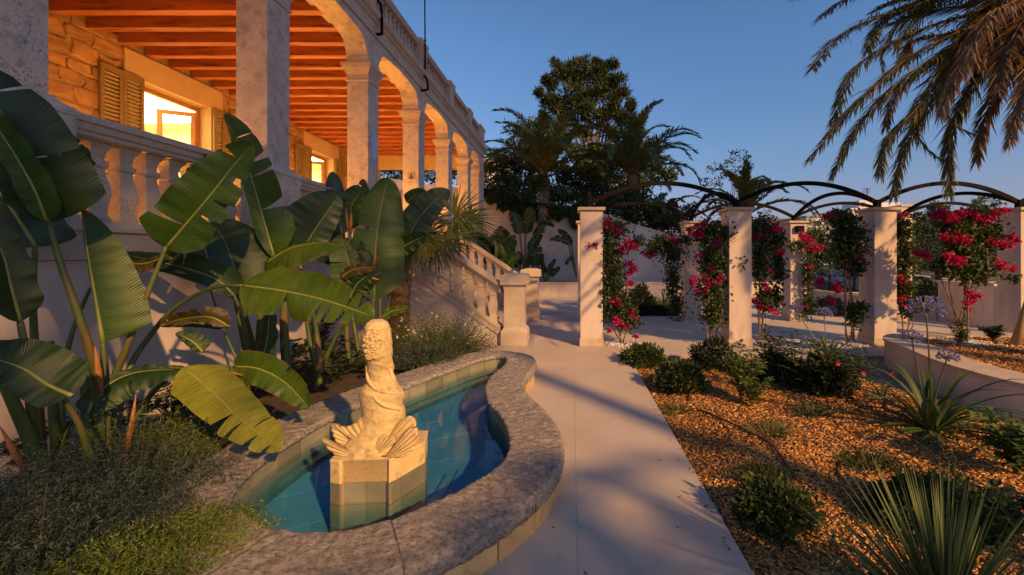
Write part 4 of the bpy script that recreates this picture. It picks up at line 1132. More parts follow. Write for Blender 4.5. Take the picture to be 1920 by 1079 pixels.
house('far_house', 1512, 1612, 408, 58, -2, M['farwhite'], 'low white house with flat terrace roof and long dark window band', [(1525,414,1540,424),(1546,414,1562,424),(1568,414,1582,424)], par=2)
a = P(1538,396,58.5); mb = MB(); b = P(1545,407,58.5); mb.loft([[(((a.x+b.x)/2)+.35*math.cos(q*.785), 60+.35*math.sin(q*.785), z_) for q in range(8)] for z_ in (b.z, a.z)]); o = mb.build('roof_vent', M['roofgrey']); tag(o, 'grey cylindrical vent standing on the low white house roof', 'vent')
house('far_house', 1690, 1712, 388, 52, -2, M['farbeige'], 'tall narrow beige house beside the cypresses', [(1697,424,1704,431),(1697,400,1703,407)])
house('far_house', 1440, 1512, 412, 66, -2, M['farwhite'], 'pale low house with grey tiled roof just behind the palm', [(1450,418,1460,425),(1470,418,1480,425)], par=2)
h = house('hill_house', 905, 948, 300, 45, 2, M['farwhite'], 'white hillside house with iron balcony railing by the villa corner', [(925,312,934,322)])
mb = MB(); a = P(905,268,44.5); b = P(948,303,44.5); mb.tube([a, b], .06); mb.tube([a-Vector((0,0,1)), b-Vector((0,0,1))], .04)
for k in range(8): p = a.lerp(b, k/7); mb.tube([p, p-Vector((0,0,1))], .035)
mb.build('stair_railing', M['iron'], h)
# ================================================================== BIG-LEAVED PLANTS
CAMP = Vector((0, 0, EYE))
def prof_std(u): return min(1, (u/.13))**.55 * max(0, 1-u**3.6)**.55 * (1-.12*u)
def prof_base(u): return min(1, (u/.06))**.5 * max(0, 1-u**2.2)**.7
def big_leaf(plant, pts, wl, wr, matr, roll=0, fold=.25, tears_l=(), tears_r=(), seed=0, droop=.0, prof=prof_std, ribw=.011, wav=.010):
    rr = random.Random(seed*7+3)
    mid = catmull([P(*p) if len(p) == 3 and not isinstance(p, Vector) else p for p in pts], 10)
    mid = [Vector(q) for q in resample(mid, 41)]
    nu = 40
    def frame(u):
        f = u*nu; i = min(nu-1, int(f)); t = f-i
        p = mid[i].lerp(mid[i+1], t); a = mid[max(0,i-1)]; b = mid[min(nu,i+2)]; tg = (b-a).normalized()
        vw = (CAMP-p).normalized(); vw = (vw - tg*vw.dot(tg)).normalized()
        vw = Matrix.Rotation(R(roll), 3, tg) @ vw
        lat = tg.cross(vw).normalized()
        return p, tg, vw, lat
    V = []; F = []; UV = []
    ph = rr.uniform(0, 6)
    if len(tears_l)+len(tears_r) > 0:
        tears_l = [t + rr.uniform(-.03,.03) for t in tears_l] + ([rr.uniform(.6,.95)] if rr.random() < .6 else []); tears_r = [t + rr.uniform(-.03,.03) for t in tears_r] + ([rr.uniform(.6,.95)] if rr.random() < .6 else [])
    for side, wd, tears in ((-1, wl, tears_l), (1, wr, tears_r)):
        if wd <= 0: continue
        cutsu = [0.0] + sorted(tears) + [1.0]
        for s in range(len(cutsu)-1):
            u0, u1 = cutsu[s], cutsu[s+1]; n = max(3, int((u1-u0)*44)); nv = 8
            twist = rr.uniform(-.28, .34) if len(cutsu) > 2 else 0
            base = len(V)
            g = .020 if len(cutsu) > 2 else 0
            for i in range(n+1):
                for j in range(nv+1):
                    v = j/nv; k = i/n
                    uu = u0+(u1-u0)*k
                    sh = 0
                    if s > 0 and len(cutsu) > 2: sh += g*v*(1-k)
                    if s < len(cutsu)-2: sh -= g*v*k
                    ue = min(1, max(0, uu+sh))
                    p, tg, vw, lat = frame(ue)
                    w_ = wd*prof(min(.999, max(.001, ue)))
                    if s < len(cutsu)-2: w_ *= 1-.10*max(0, k-.75)*4*.5
                    if s > 0: w_ *= 1-.10*max(0, .25-k)*4*.5
                    x = v*w_
                    lift = fold*x + twist*x*v*1.5 - .9*x*x + wav*math.sin(ue*23+ph+side)*v*v + .004*math.sin(ue*61+ph)*v
                    q = p + lat*(side*x*math.cos(fold*.6)) + vw*lift + tg*(-x*.0+ .25*x*v*.4) + Vector((0,0,-1))*droop*x*v
                    V.append(tuple(q)); UV.append((ue, .5+side*v*.5))
            for i in range(n):
                for j in range(nv):
                    a = base+i*(nv+1)+j; f = (a, a+1, a+nv+2, a+nv+1)
                    F.append(f if side > 0 else f[::-1])
    o = np_mesh('leaf', V, F, matr, plant, True, UV)
    mb = MB(); pts2 = [frame(u)[0] - frame(u)[2]*.002 for u in [k/16 for k in range(17)]]
    mb.tube(pts2, [ribw*(1-.85*k/16) for k in range(17)], 6); mb.build('midrib', M['midrib'], o, True)
    return o
def stalk(plant, pts, r0, r1, matr='stalk'):
    pp_ = catmull([P(*p) for p in pts], 6); n = len(pp_)
    mb = MB(); mb.tube(pp_, [r0+(r1-r0)*k/(n-1) for k in range(n)], 8); return mb.build('leaf_stalk', M[matr], plant, True)
def LV(plant, pts, wl, wr, m_, **k): return big_leaf(plant, pts, wl, wr, M[m_], seed=len(bpy.data.objects) % 977, **k)

A1 = thing('bird_of_paradise_plant', 'giant bird of paradise clump with broad leaves against the lower left villa wall', 'plant', tuple(P(150,880,2.6)), 'giant bird of paradise clumps')
# upper left, dark
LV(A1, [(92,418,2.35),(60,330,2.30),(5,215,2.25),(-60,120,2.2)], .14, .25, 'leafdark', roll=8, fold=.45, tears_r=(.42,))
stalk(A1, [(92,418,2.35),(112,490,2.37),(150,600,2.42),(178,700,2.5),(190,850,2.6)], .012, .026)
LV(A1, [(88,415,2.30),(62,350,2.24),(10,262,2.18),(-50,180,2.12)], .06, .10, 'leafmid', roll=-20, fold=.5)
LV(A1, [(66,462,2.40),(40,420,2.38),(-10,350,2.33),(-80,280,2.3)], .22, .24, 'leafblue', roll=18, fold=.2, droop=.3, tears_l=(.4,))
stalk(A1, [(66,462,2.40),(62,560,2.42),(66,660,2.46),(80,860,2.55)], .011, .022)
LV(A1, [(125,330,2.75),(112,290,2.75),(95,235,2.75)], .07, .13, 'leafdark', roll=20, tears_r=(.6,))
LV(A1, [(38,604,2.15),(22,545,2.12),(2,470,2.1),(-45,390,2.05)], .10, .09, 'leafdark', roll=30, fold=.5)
stalk(A1, [(38,604,2.15),(52,690,2.2),(60,790,2.3),(75,880,2.4)], .013, .024)
# hanging green blade
LV(A1, [(193,642,2.62),(180,565,2.62),(165,480,2.64),(152,392,2.66)], .012, .235, 'leafmid', roll=-14, fold=.08, prof=prof_base, ribw=.013, wav=.004)
stalk(A1, [(193,642,2.62),(198,720,2.62),(200,860,2.62)], .015, .024)
# large central blade
LV(A1, [(310,466,2.80),(345,425,2.80),(398,362,2.82),(440,308,2.86),(474,272,2.9)], .22, .17, 'leafmid', roll=-10, fold=.35, tears_l=(.24,), tears_r=(.33,.52,.7), droop=.08)
stalk(A1, [(312,462,2.80),(275,555,2.78),(238,650,2.75),(205,740,2.72),(190,860,2.7)], .012, .026)
# dark folded low leaf and shoots
LV(A1, [(166,775,2.5),(186,735,2.55),(250,700,2.65),(352,692,2.75)], .07, .13, 'leafdark', roll=-35, fold=.5, droop=.4, tears_r=(.5,))
LV(A1, [(135,742,2.1),(90,722,2.1),(40,690,2.08),(-50,660,2.05)], .10, .17, 'leafdark', roll=0, fold=.1)
stalk(A1, [(118,745,2.12),(150,800,2.2),(172,870,2.3)], .010, .018)
stalk(A1, [(-60,560,2.1),(0,700,2.15),(45,800,2.25),(85,890,2.35)], .016, .034)
stalk(A1, [(170,540,2.95),(140,610,2.9),(120,700,2.8),(115,860,2.7)], .010, .018)
stalk(A1, [(95,640,2.5),(100,760,2.5),(110,880,2.55)], .016, .03)
stalk(A1, [(160,700,2.55),(165,800,2.55),(175,900,2.6)], .022, .04)
for (x0,y0,x1,y1,m_) in ((0,800,60,905,'dryhusk'),(255,740,235,880,'dryhusk'),(178,650,192,740,'dryhusk')):
    mb = MB(); a, b = P(x0,y0,2.4), P(x1,y1,2.45); mb.tube([a, a.lerp(b,.5), b], [.003,.02,.008], 6, .4); mb.build('dry_sheath', M[m_], A1, True)
LV(A1, [(105,890,2.45),(120,820,2.45),(146,772,2.48)], .025, .03, 'leafdark', roll=20)
# foreground leaves leaning over the coping
A2 = thing('bird_of_paradise_plant', 'young clump whose bright yellow leaf, coloured as sunlit, hangs over the pool coping', 'plant', tuple(P(215,860,2.7)), 'giant bird of paradise clumps')
LV(A2, [(345,690,2.72),(395,732,2.66),(450,785,2.58),(524,846,2.50)], .17, .15, 'leafyellow', roll=-12, fold=.22, tears_r=(.55,.68,.8,.9), tears_l=(.74,), ribw=.010, wav=.006)
stalk(A2, [(348,692,2.72),(300,690,2.74),(255,712,2.74),(220,750,2.72),(205,860,2.7)], .010, .022)
LV(A2, [(438,688,3.05),(485,692,3.0),(535,718,2.97),(580,766,2.92)], .13, .12, 'leafbright', roll=10, fold=.25, tears_l=(.6,))
stalk(A2, [(438,688,3.05),(385,688,3.0),(310,715,2.9),(250,790,2.85),(225,880,2.8)], .010, .022)
mb = MB(); a, b = P(385,690,2.98), P(455,704,2.98); mb.tube([a,a.lerp(b,.4)+Vector((0,0,.01)),b], [.012,.022,.004], 8, .5); mb.build('dry_sheath', M['dryhusk'], A2, True)
LV(A2, [(300,608,3.15),(350,597,3.2),(395,595,3.2),(430,613,3.25)][::-1], .05, .09, 'leafold', roll=-20, fold=.4, tears_r=(.4,))
LV(A2, [(380,660,3.2),(360,640,3.2),(330,625,3.15)], .05, .08, 'leafdark', roll=15)
A3 = thing('bird_of_paradise_plant', 'middle clump with the wide torn leaf with yellow midrib above the statue', 'plant', tuple(P(520,700,4.0)), 'giant bird of paradise clumps')
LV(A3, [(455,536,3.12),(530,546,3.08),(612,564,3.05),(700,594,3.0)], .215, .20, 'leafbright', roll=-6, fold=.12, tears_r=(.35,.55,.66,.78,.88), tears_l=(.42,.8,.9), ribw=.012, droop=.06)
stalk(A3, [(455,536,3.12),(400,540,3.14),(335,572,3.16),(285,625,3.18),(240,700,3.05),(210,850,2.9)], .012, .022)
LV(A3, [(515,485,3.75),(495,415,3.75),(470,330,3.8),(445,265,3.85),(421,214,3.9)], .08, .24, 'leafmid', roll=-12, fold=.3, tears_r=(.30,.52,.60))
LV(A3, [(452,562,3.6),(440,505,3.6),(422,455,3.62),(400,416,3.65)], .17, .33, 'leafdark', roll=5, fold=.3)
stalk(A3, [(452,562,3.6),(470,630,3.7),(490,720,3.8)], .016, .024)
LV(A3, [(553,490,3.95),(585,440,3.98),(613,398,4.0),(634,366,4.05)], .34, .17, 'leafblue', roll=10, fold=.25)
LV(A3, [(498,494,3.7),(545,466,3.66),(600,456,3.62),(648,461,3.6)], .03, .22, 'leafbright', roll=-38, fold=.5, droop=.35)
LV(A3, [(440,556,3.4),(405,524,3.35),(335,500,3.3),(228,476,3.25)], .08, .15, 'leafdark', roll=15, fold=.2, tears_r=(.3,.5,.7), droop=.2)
stalk(A3, [(440,556,3.4),(460,620,3.5),(475,720,3.7)], .010, .02)
LV(A3, [(236,492,3.1),(270,495,3.1),(310,480,3.12),(330,465,3.15)], .03, .07, 'leafold', roll=-10)
LV(A3, [(404,532,4.0),(388,480,4.0),(372,435,4.0)], .17, .16, 'leafblue', roll=20, tears_l=(.4,.6))
LV(A3, [(404,402,4.05),(392,345,4.05),(366,284,4.1)], .18, .16, 'leafblue', roll=-20, tears_r=(.3,.5,.75))
LV(A3, [(300,612,3.3),(360,606,3.35),(432,612,3.4)][::-1], .04, .07, 'leafdark', roll=10)
LV(A3, [(480,700,3.6),(500,640,3.65),(505,575,3.7)], .1, .1, 'leafdark', roll=40)
for (pts_, a, b) in (([(480,470,3.9),(488,580,3.9),(478,700,3.9)],.018,.03), ([(535,520,4.0),(533,620,4.0),(540,720,4.0)],.03,.045), ([(560,490,4.0),(590,600,4.0),(600,700,4.0)],.018,.03),
                   ([(505,500,4.0),(508,600,4.0),(500,720,3.95)],.02,.035), ([(440,560,3.7),(455,640,3.75),(470,720,3.8)],.012,.02), ([(665,575,4.1),(620,650,4.1),(590,720,4.1)],.010,.018),
                   ([(395,545,3.9),(420,620,3.85),(470,730,3.8)],.008,.014), ([(575,600,4.1),(585,660,4.1),(600,720,4.1)],.02,.03), ([(690,590,4.3),(640,620,4.3),(600,700,4.2)],.008,.014)):
    stalk(A3, pts_, a, b)
A4 = thing('bird_of_paradise_plant', 'tall clump with upright round leaves and dry spathes beside the hairy palm trunk', 'plant', tuple(P(700,660,5.2)), 'giant bird of paradise clumps')
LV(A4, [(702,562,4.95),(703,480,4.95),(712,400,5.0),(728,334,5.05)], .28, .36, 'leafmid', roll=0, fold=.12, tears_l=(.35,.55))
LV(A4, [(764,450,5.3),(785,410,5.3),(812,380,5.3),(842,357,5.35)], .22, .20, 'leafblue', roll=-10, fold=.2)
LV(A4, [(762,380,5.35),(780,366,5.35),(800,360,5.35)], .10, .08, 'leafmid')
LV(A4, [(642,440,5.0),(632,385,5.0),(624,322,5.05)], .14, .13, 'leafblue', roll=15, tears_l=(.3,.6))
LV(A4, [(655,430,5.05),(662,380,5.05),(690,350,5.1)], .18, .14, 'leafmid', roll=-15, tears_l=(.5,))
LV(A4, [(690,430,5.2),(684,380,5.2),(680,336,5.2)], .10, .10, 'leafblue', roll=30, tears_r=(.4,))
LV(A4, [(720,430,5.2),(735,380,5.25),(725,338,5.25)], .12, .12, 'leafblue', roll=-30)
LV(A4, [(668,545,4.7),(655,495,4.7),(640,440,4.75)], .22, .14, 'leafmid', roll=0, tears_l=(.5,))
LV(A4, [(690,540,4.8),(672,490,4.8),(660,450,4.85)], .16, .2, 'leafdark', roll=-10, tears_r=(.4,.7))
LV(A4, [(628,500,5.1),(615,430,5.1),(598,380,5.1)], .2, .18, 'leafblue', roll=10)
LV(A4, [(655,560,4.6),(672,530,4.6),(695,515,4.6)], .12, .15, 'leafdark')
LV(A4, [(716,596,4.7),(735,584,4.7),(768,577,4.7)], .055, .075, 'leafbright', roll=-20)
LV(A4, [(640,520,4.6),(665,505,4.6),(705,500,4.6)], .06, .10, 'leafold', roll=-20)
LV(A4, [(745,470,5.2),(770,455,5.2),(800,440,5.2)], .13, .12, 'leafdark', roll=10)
for (pts_, a, b) in (([(700,560,4.95),(697,610,5.0),(694,680,5.0)],.02,.035), ([(712,560,5.0),(712,620,5.0),(706,680,5.0)],.016,.03), ([(690,560,5.0),(688,620,5.0),(684,690,5.0)],.016,.03),
                   ([(764,450,5.3),(730,560,5.2),(715,660,5.2)],.014,.024), ([(640,440,5.0),(655,560,5.0),(676,680,5.0)],.014,.026), ([(655,560,4.8),(650,620,4.8),(655,690,4.8)],.02,.03)):
    stalk(A4, pts_, a, b)
for x, y, dx, dy in ((648,390,6,45),(660,398,-4,42),(705,470,-4,30),(640,560,10,25),(690,520,20,5)):
    mb = MB(); a, b = P(x,y,4.65), P(x+dx,y+dy,4.65); mb.tube([a,a.lerp(b,.5),b], [.004,.022,.010], 7, .6); mb.build('dry_spathe', M['dryhusk'], A4, True)

# ================================================================== PALMS
def np_blades(base, dirs, L, W, nrm, sag=0.0):
    """folded narrow leaflets: 2 quads each, base (n,3)"""
    n = len(base); dirs = unit(dirs); L = np.broadcast_to(L,(n,))[:,None]; W = np.broadcast_to(W,(n,))[:,None]
    s = unit(np.cross(dirs, nrm)); g = np.array([0,0,-1.0])
    p0 = base; p1 = base + dirs*L*.5 + g*L*sag*.25; p2 = base + dirs*L + g*L*sag
    q = [p0 - s*W*.25, p0 + s*W*.25, p1 + s*W*.5, p1 - s*W*.5, p2]
    V = np.stack(q, 1).reshape(-1,3)
    b = np.arange(n)[:,None]*5
    F = np.concatenate([b + np.array([[0,1,2,3]]), b + np.array([[3,2,4,4]])], 0)
    return V, b, n
def blades_obj(name, V, b, n, matr, parent):
    F4 = (b + np.array([[0,1,2,3]])); F3 = (b + np.array([[3,2,4]]))
    me = bpy.data.meshes.new(name); me.vertices.add(len(V)); me.vertices.foreach_set('co', np.asarray(V,dtype=np.float32).ravel())
    li = np.concatenate([F4.ravel(), F3.ravel()]).astype(np.int32)
    me.loops.add(len(li)); me.loops.foreach_set('vertex_index', li)
    ls_ = np.concatenate([np.arange(n)*4, n*4+np.arange(n)*3]).astype(np.int32)
    me.polygons.add(2*n); me.polygons.foreach_set('loop_start', ls_)
    me.update(calc_edges=True)
    return link(name, me, parent, matr)
def frond(parent, pts, nl, L, W, matr, rng_, angle=50, sag=.4, r0=.018, taper=.35, start=.12, curl=0.0, name='frond', stem=None):
    """pinnate frond along a smooth rachis"""
    mid = resample(catmull(pts, 8), 33); u = np.linspace(start, 1, nl); idx = u*32; i0 = np.minimum(idx.astype(int), 31); f = (idx-i0)[:,None]
    p = mid[i0]*(1-f)+mid[i0+1]*f; tg = unit(mid[i0+1]-mid[i0]+1e-9)
    up = np.array([0,0,1.0]); lat = unit(np.cross(tg, up) + 1e-6); nu_ = np.cross(lat, tg)
    Vs = []; bs = []; nn = 0
    Lw = L*(np.sin(np.pi*np.clip(.12+.80*u,0,1))**.6*(1-taper*u))
    allb = []; alld = []; alll = []; alln = []
    for sd in (-1, 1):
        a = np.radians(angle + rng_.normal(0, 7, nl) - 18*u); v = rng_.normal(.22, .18, nl)
        d = tg*np.cos(a)[:,None] + lat*sd*np.sin(a)[:,None] + nu_*v[:,None]*np.sin(a)[:,None] + curl*np.array([0,0,-1.0])*rng_.uniform(.6,1.4,(nl,1))
        allb.append(p + rng_.normal(0,.004,(nl,3))); alld.append(d); alll.append(Lw*rng_.uniform(.8,1.1,nl)); alln.append(nu_+rng_.normal(0,.4,(nl,3)))
    B_ = np.concatenate(allb); D_ = np.concatenate(alld); L_ = np.concatenate(alll); N_ = np.concatenate(alln)
    V, b, n = np_blades(B_, D_, L_, W, N_, sag*rng_.uniform(.5,1.4,(len(B_),1)))
    o = blades_obj(name, V, b, n, matr, parent)
    mb = MB(); mb.tube([Vector(q) for q in mid[::2]], [r0*(1-.8*k/16) for k in range(17)], 5); mb.build('midrib', stem or M['palmbark'], o, True)
    return o
# big date palm: crown partly in view at the upper right, trunk in the round planter beside the frame
prng = np.random.default_rng(8)
DP = thing('date_palm', 'large date palm with drooping dry brown fronds overhead at the upper right', 'palm tree', (6.0, 4.8, .33))
cr = Vector((6.0, 4.8, 4.95))
mb = MB(); pts_ = []; rad = []
for k in range(34): pts_.append((6.0+.02*math.sin(k), 4.8, .33+k*.135)); rad.append(.20+(.03 if k % 2 else 0)+(.06 if k > 29 else 0))
mb.tube(pts_, rad, 14); mb.build('trunk', M['palmbark'], DP)
FR = [
 ([(1900,-60),(1726,7),(1638,35),(1568,74),(1524,130)], 4.5, 3.7,'palmmix',60,.5), ([(1850,-90),(1700,-60),(1600,-12),(1538,32)], 4.4,3.9,'palmdry',55,.6),
 ([(1880,-50),(1760,-5),(1690,14),(1649,46),(1628,95)], 4.7,4.1,'palmmix',50,.6), ([(1935,-5),(1797,32),(1709,63),(1631,106),(1589,151),(1564,228)],4.6,3.9,'palmmix',45,.6),
 ([(1925,10),(1832,46),(1726,95),(1649,155),(1579,225),(1522,293)],4.5,3.6,'palmmix',42,.5), ([(1940,20),(1814,70),(1726,127),(1663,176),(1603,246),(1563,326)],4.4,3.8,'palmmix',42,.5),
 ([(1950,10),(1850,70),(1779,134),(1726,197),(1667,260),(1650,326)],4.7,4.0,'palmmix',42,.6), ([(1935,25),(1870,60),(1797,134),(1733,211),(1691,296),(1676,365)],4.5,4.0,'palmmix',40,.5),
 ([(1930,20),(1800,90),(1720,140),(1680,180),(1662,236)],4.8,4.6,'palmdry',45,.6), ([(1960,0),(1895,53),(1850,116),(1804,197),(1779,264),(1779,358)],4.4,4.0,'palmmix',38,.6),
 ([(1990,20),(1920,88),(1885,141),(1850,211),(1832,298)],4.3,3.9,'palmdry',38,.6), ([(2010,40),(1950,110),(1920,176),(1893,266)],4.1,3.6,'palmtan',38,.6),
 ([(1950,-30),(1860,-5),(1797,12),(1720,25),(1660,50)],4.9,4.6,'palmgreen',55,.3), ([(1950,-60),(1880,-20),(1780,-10),(1700,-5),(1640,20)],4.6,4.2,'palmgreen',55,.3), ([(1960,-10),(1900,40),(1850,80),(1790,90),(1740,120)],4.8,4.5,'palmgreen',50,.4), ([(1990,0),(1960,60),(1940,120),(1935,180),(1945,230)],4.3,4.0,'palmmix',45,.5), ([(1950,-25),(1900,5),(1860,25),(1814,100),(1765,212)],4.3,3.7,'palmtan',40,.8),
 ([(1960,-20),(1880,20),(1790,60),(1715,75),(1695,118)],4.7,4.3,'palmdry',50,.6), ([(1950,-40),(1820,-50),(1700,-70),(1600,-40),(1500,-10)],4.2,3.4,'palmdry',55,.5),
 ([(1980,0),(1930,30),(1905,60),(1880,110),(1874,170)],4.2,3.7,'palmdry',45,.6), ([(1900,-20),(1850,20),(1835,70),(1830,120)],4.5,4.2,'palmtan',45,.7)]
for pts_, Ya, Yb, m_, an, sg in FR:
    n = len(pts_); v = [cr.lerp(P(*pts_[0], Ya), .4)] + [P(x, y, Ya+(Yb-Ya)*k/(n-1)) for k, (x, y) in enumerate(pts_)]
    frond(DP, v, 230, .41, .014, M[m_], prng, an*.86, sg*.65, start=.1, r0=.02)
rnd = random.Random(5)
def gen_fronds(parent, c, n, L, elev=(10,80), az=(0,360), m_=('palmgreen',), nl=90, ll=.4, w_=.022, rng_=prng, droop=1.2, an=50, sg=.3, r0=.02):
    for k in range(n):
        a = R(az[0]+(az[1]-az[0])*(k+rnd.uniform(-.4,.4))/n); e = R(rnd.uniform(*elev)); l = L*rnd.uniform(.8,1.1); p = Vector(c); pts_ = [p.copy()]
        for s in range(7):
            p = p + Vector((math.cos(a)*math.cos(e), math.sin(a)*math.cos(e), math.sin(e)))*l/7; pts_.append(p.copy()); e -= R(rnd.uniform(.7,1.2)*droop*(8+s*4))
        frond(parent, pts_, nl, ll*rnd.uniform(.85,1.1), w_, M[rnd.choice(m_)], rng_, an, sg, r0)
gen_fronds(DP, cr, 12, 2.6, (-35,5), (-60,60), ('palmmix','palmdry'), sg=.5)
gen_fronds(DP, cr, 26, 2.9, (-20,60), (-110,140), ('palmgreen','palmmix','palmdry'), sg=.4)
# second date palm just outside the picture behind the camera: its fronds throw the soft stripes on the path
DP2 = thing('date_palm', 'date palm standing behind the viewer whose fronds shade the path', 'palm tree', (5.7, -4.9, -.05))
mb = MB(); pts_ = []; rad = []
for k in range(34): pts_.append((5.7+.02*math.sin(k), -4.9, -.05+k*.14)); rad.append(.19+(.03 if k % 2 else 0))
mb.tube(pts_, rad, 12); mb.build('trunk', M['palmbark'], DP2)
gen_fronds(DP2, (5.7,-4.9,4.7), 18, 2.3, (-10,70), (0,360), ('palmgreen','palmmix'), sg=.4, droop=1.5)
# back palms
def back_palm(label, px, py, Y, L, n, ztrunk, elev=(20,88), ms=('palmgreen',), dry=2, droop=.85, grp='feather palms behind the garden wall'):
    c = P(px, py, Y); t = thing('feather_palm', label, 'palm tree', (c.x, c.y, ztrunk), grp)
    mb = MB(); k = 14; mb.tube([(c.x,c.y,ztrunk+(c.z-ztrunk)*q/k) for q in range(k+1)], [.26+(.03 if q%2 else 0) for q in range(k+1)], 12); mb.build('trunk', M['palmbark'], t)
    gen_fronds(t, c, n, L, elev, (0,360), ms, nl=85, ll=L*.17, w_=.06, droop=droop, r0=.035, sg=.12)
    gen_fronds(t, c-Vector((0,0,.2)), dry, L*.8, (-60,-20), (200,340), ('palmdry','palmtan'), nl=60, ll=L*.15, w_=.045, droop=.8, r0=.035)
    return t
back_palm('big feather palm with hanging dry fronds left of the pergola behind the white wall', 1022, 335, 20.5, 4.7, 30, 2.2)
back_palm('big feather palm leaning over the first pergola arch in front of the pine', 1185, 330, 21, 4.5, 28, 2.0)
back_palm('low feather palm behind the second rear pergola pillar', 1235, 425, 20.5, 2.8, 16, 0.0, dry=0)
back_palm('upright young feather palm beside the third pergola pillar', 1400, 405, 19.8, 3.3, 20, -.4, (30,88), dry=1)
# ragged hanging dead fronds
# ================================================================== TREES
def blob_foliage(name, blobs, Y, n_per, size, matr, parent, seed, sub=26, depth=1.0, spread=.42, aspect=.5, up=.15):
    """blobs: (px,py,rpx) -> clumps of leaves inside the ellipsoids"""
    g = np.random.default_rng(seed); C_ = []; D_ = []
    for (x, y, r_) in blobs:
        c = np.array(P(x, y, Y)); rw = r_*Y/FOC; m_ = max(4, int(sub*(r_/40)**1.6))
        d = unit(g.normal(size=(m_,3))); rr = g.uniform(.45,1.0,(m_,1))**.6
        cs = c + d*rr*rw*np.array([1,depth,.9])
        for q in range(m_):
            n = int(n_per*g.uniform(.5,1.3)); sc_ = rw*spread*g.uniform(.5,1.1)
            pp = cs[q] + g.normal(size=(n,3))*sc_*np.array([1,1,.7])*.6; C_.append(pp)
            dd = (pp-cs[q])/sc_ + g.normal(size=(n,3))*.8 + np.array([0,0,up*3]); D_.append(dd)
    C_ = np.concatenate(C_); D_ = np.concatenate(D_); n = len(C_)
    V = leaves_arr(C_, D_, g.uniform(.6,1.3,n)*size, g.uniform(.6,1.2,n)*size*aspect, g)
    return quads_obj(name, V, matr, parent)
def tree(name, label, cat, Y, base_px, blobs, zb, n_per, size, m_, seed, sub=26, trunk_r=.18, group=None, forks=True, lean=None, spread=.42, aspect=.5, depth=1.0, bm='bark'):
    x0 = (base_px - VX)*Y/FOC; t = thing(name, label, cat, (x0, Y, zb), group)
    rr = random.Random(seed); mb = MB(); tops = [P(x, y, Y) for x, y, r_ in blobs]
    zt = min(p.z for p in tops); fork = Vector((x0, Y, zb+(zt-zb)*.75)) if zt > zb+.3 else Vector((x0,Y,zb+.3))
    mb.tube([(x0,Y,zb-.2), ((x0+fork.x)/2+.05, Y, (zb+fork.z)/2), fork], [trunk_r, trunk_r*.85, trunk_r*.7], 8)
    if forks:
        for (bx, by, br), p in zip(blobs, tops):
            a = fork; b = p + Vector((0, rr.uniform(-.5,.5)*br*Y/FOC, 0)); m1 = a.lerp(b,.5)+Vector((rr.uniform(-.1,.1)*(b-a).length, 0, rr.uniform(0,.15)*(b-a).length))
            mb.tube(catmull([a,m1,b],4), [trunk_r*.45*(1-.85*k/8) for k in range(9)], 5)
    mb.build('trunk', M[bm], t, True)
    o = blob_foliage('crown', blobs, Y, n_per, size, M[m_], t, seed, sub, depth, spread, aspect)
    return t
tree('pine_tree', 'tall pine with open rounded crown rising behind the palms', 'tree', 33, 1108,
     [(1050,140,15),(1042,122,8),(1062,128,9),(1085,118,8),(1100,132,18),(1078,150,16),(1130,140,16),(1118,122,7),(1148,120,7),(1152,150,14),(1160,175,12),(1120,168,22),(1080,180,20),(1032,162,12),(1020,150,6),(1028,190,12),(1048,200,16),(1062,225,14),(1100,210,20),(1140,200,18),(1128,225,14),(1168,215,13),(1188,232,11),(1205,225,6),(1180,195,7),(1182,262,13),(1204,255,7),(1196,285,11),(1150,250,14),(1165,285,14),(1040,240,10),(1092,250,12),(1020,222,7),(1118,285,12),(1075,275,10),(1142,300,14),(1052,262,8),(1012,175,5)],
     1.5, 80, .48, 'pine', 3, sub=50, trunk_r=.3, aspect=.22, spread=.52)
tree('leafy_tree', 'light leafy tree with thin branches left of the tall pine', 'tree', 27, 1000,
     [(985,235,18),(960,240,14),(1005,225,18),(1020,250,22),(990,262,22),(1050,262,22),(965,270,16),(1030,285,24),(1000,300,26),(1075,285,20),(950,300,18)], 2.0, 26, .26, 'bushmid', 7, sub=22, trunk_r=.16, spread=.5)
tree('leafy_tree', 'rounded dark evergreen below the tall pine and behind the right palm', 'tree', 28, 1150,
     [(1120,320,36),(1165,310,34),(1200,300,30),(1225,290,22),(1240,330,26),(1190,345,34),(1130,350,30),(1215,270,14)], 2.0, 44, .3, 'hedge', 9, sub=34, trunk_r=.2)
tree('slender_tree', 'sparse slender tree with airy leaves between the palms', 'tree', 24, 1370,
     [(1378,288,14),(1395,300,13),(1360,305,13),(1340,320,13),(1350,340,12),(1325,345,9),(1390,325,12),(1372,335,12),(1405,312,9),(1335,370,12),(1300,390,12),(1320,405,16),(1350,395,12)], .0, 15, .20, 'bushdark', 12, sub=13, trunk_r=.06, spread=.55)
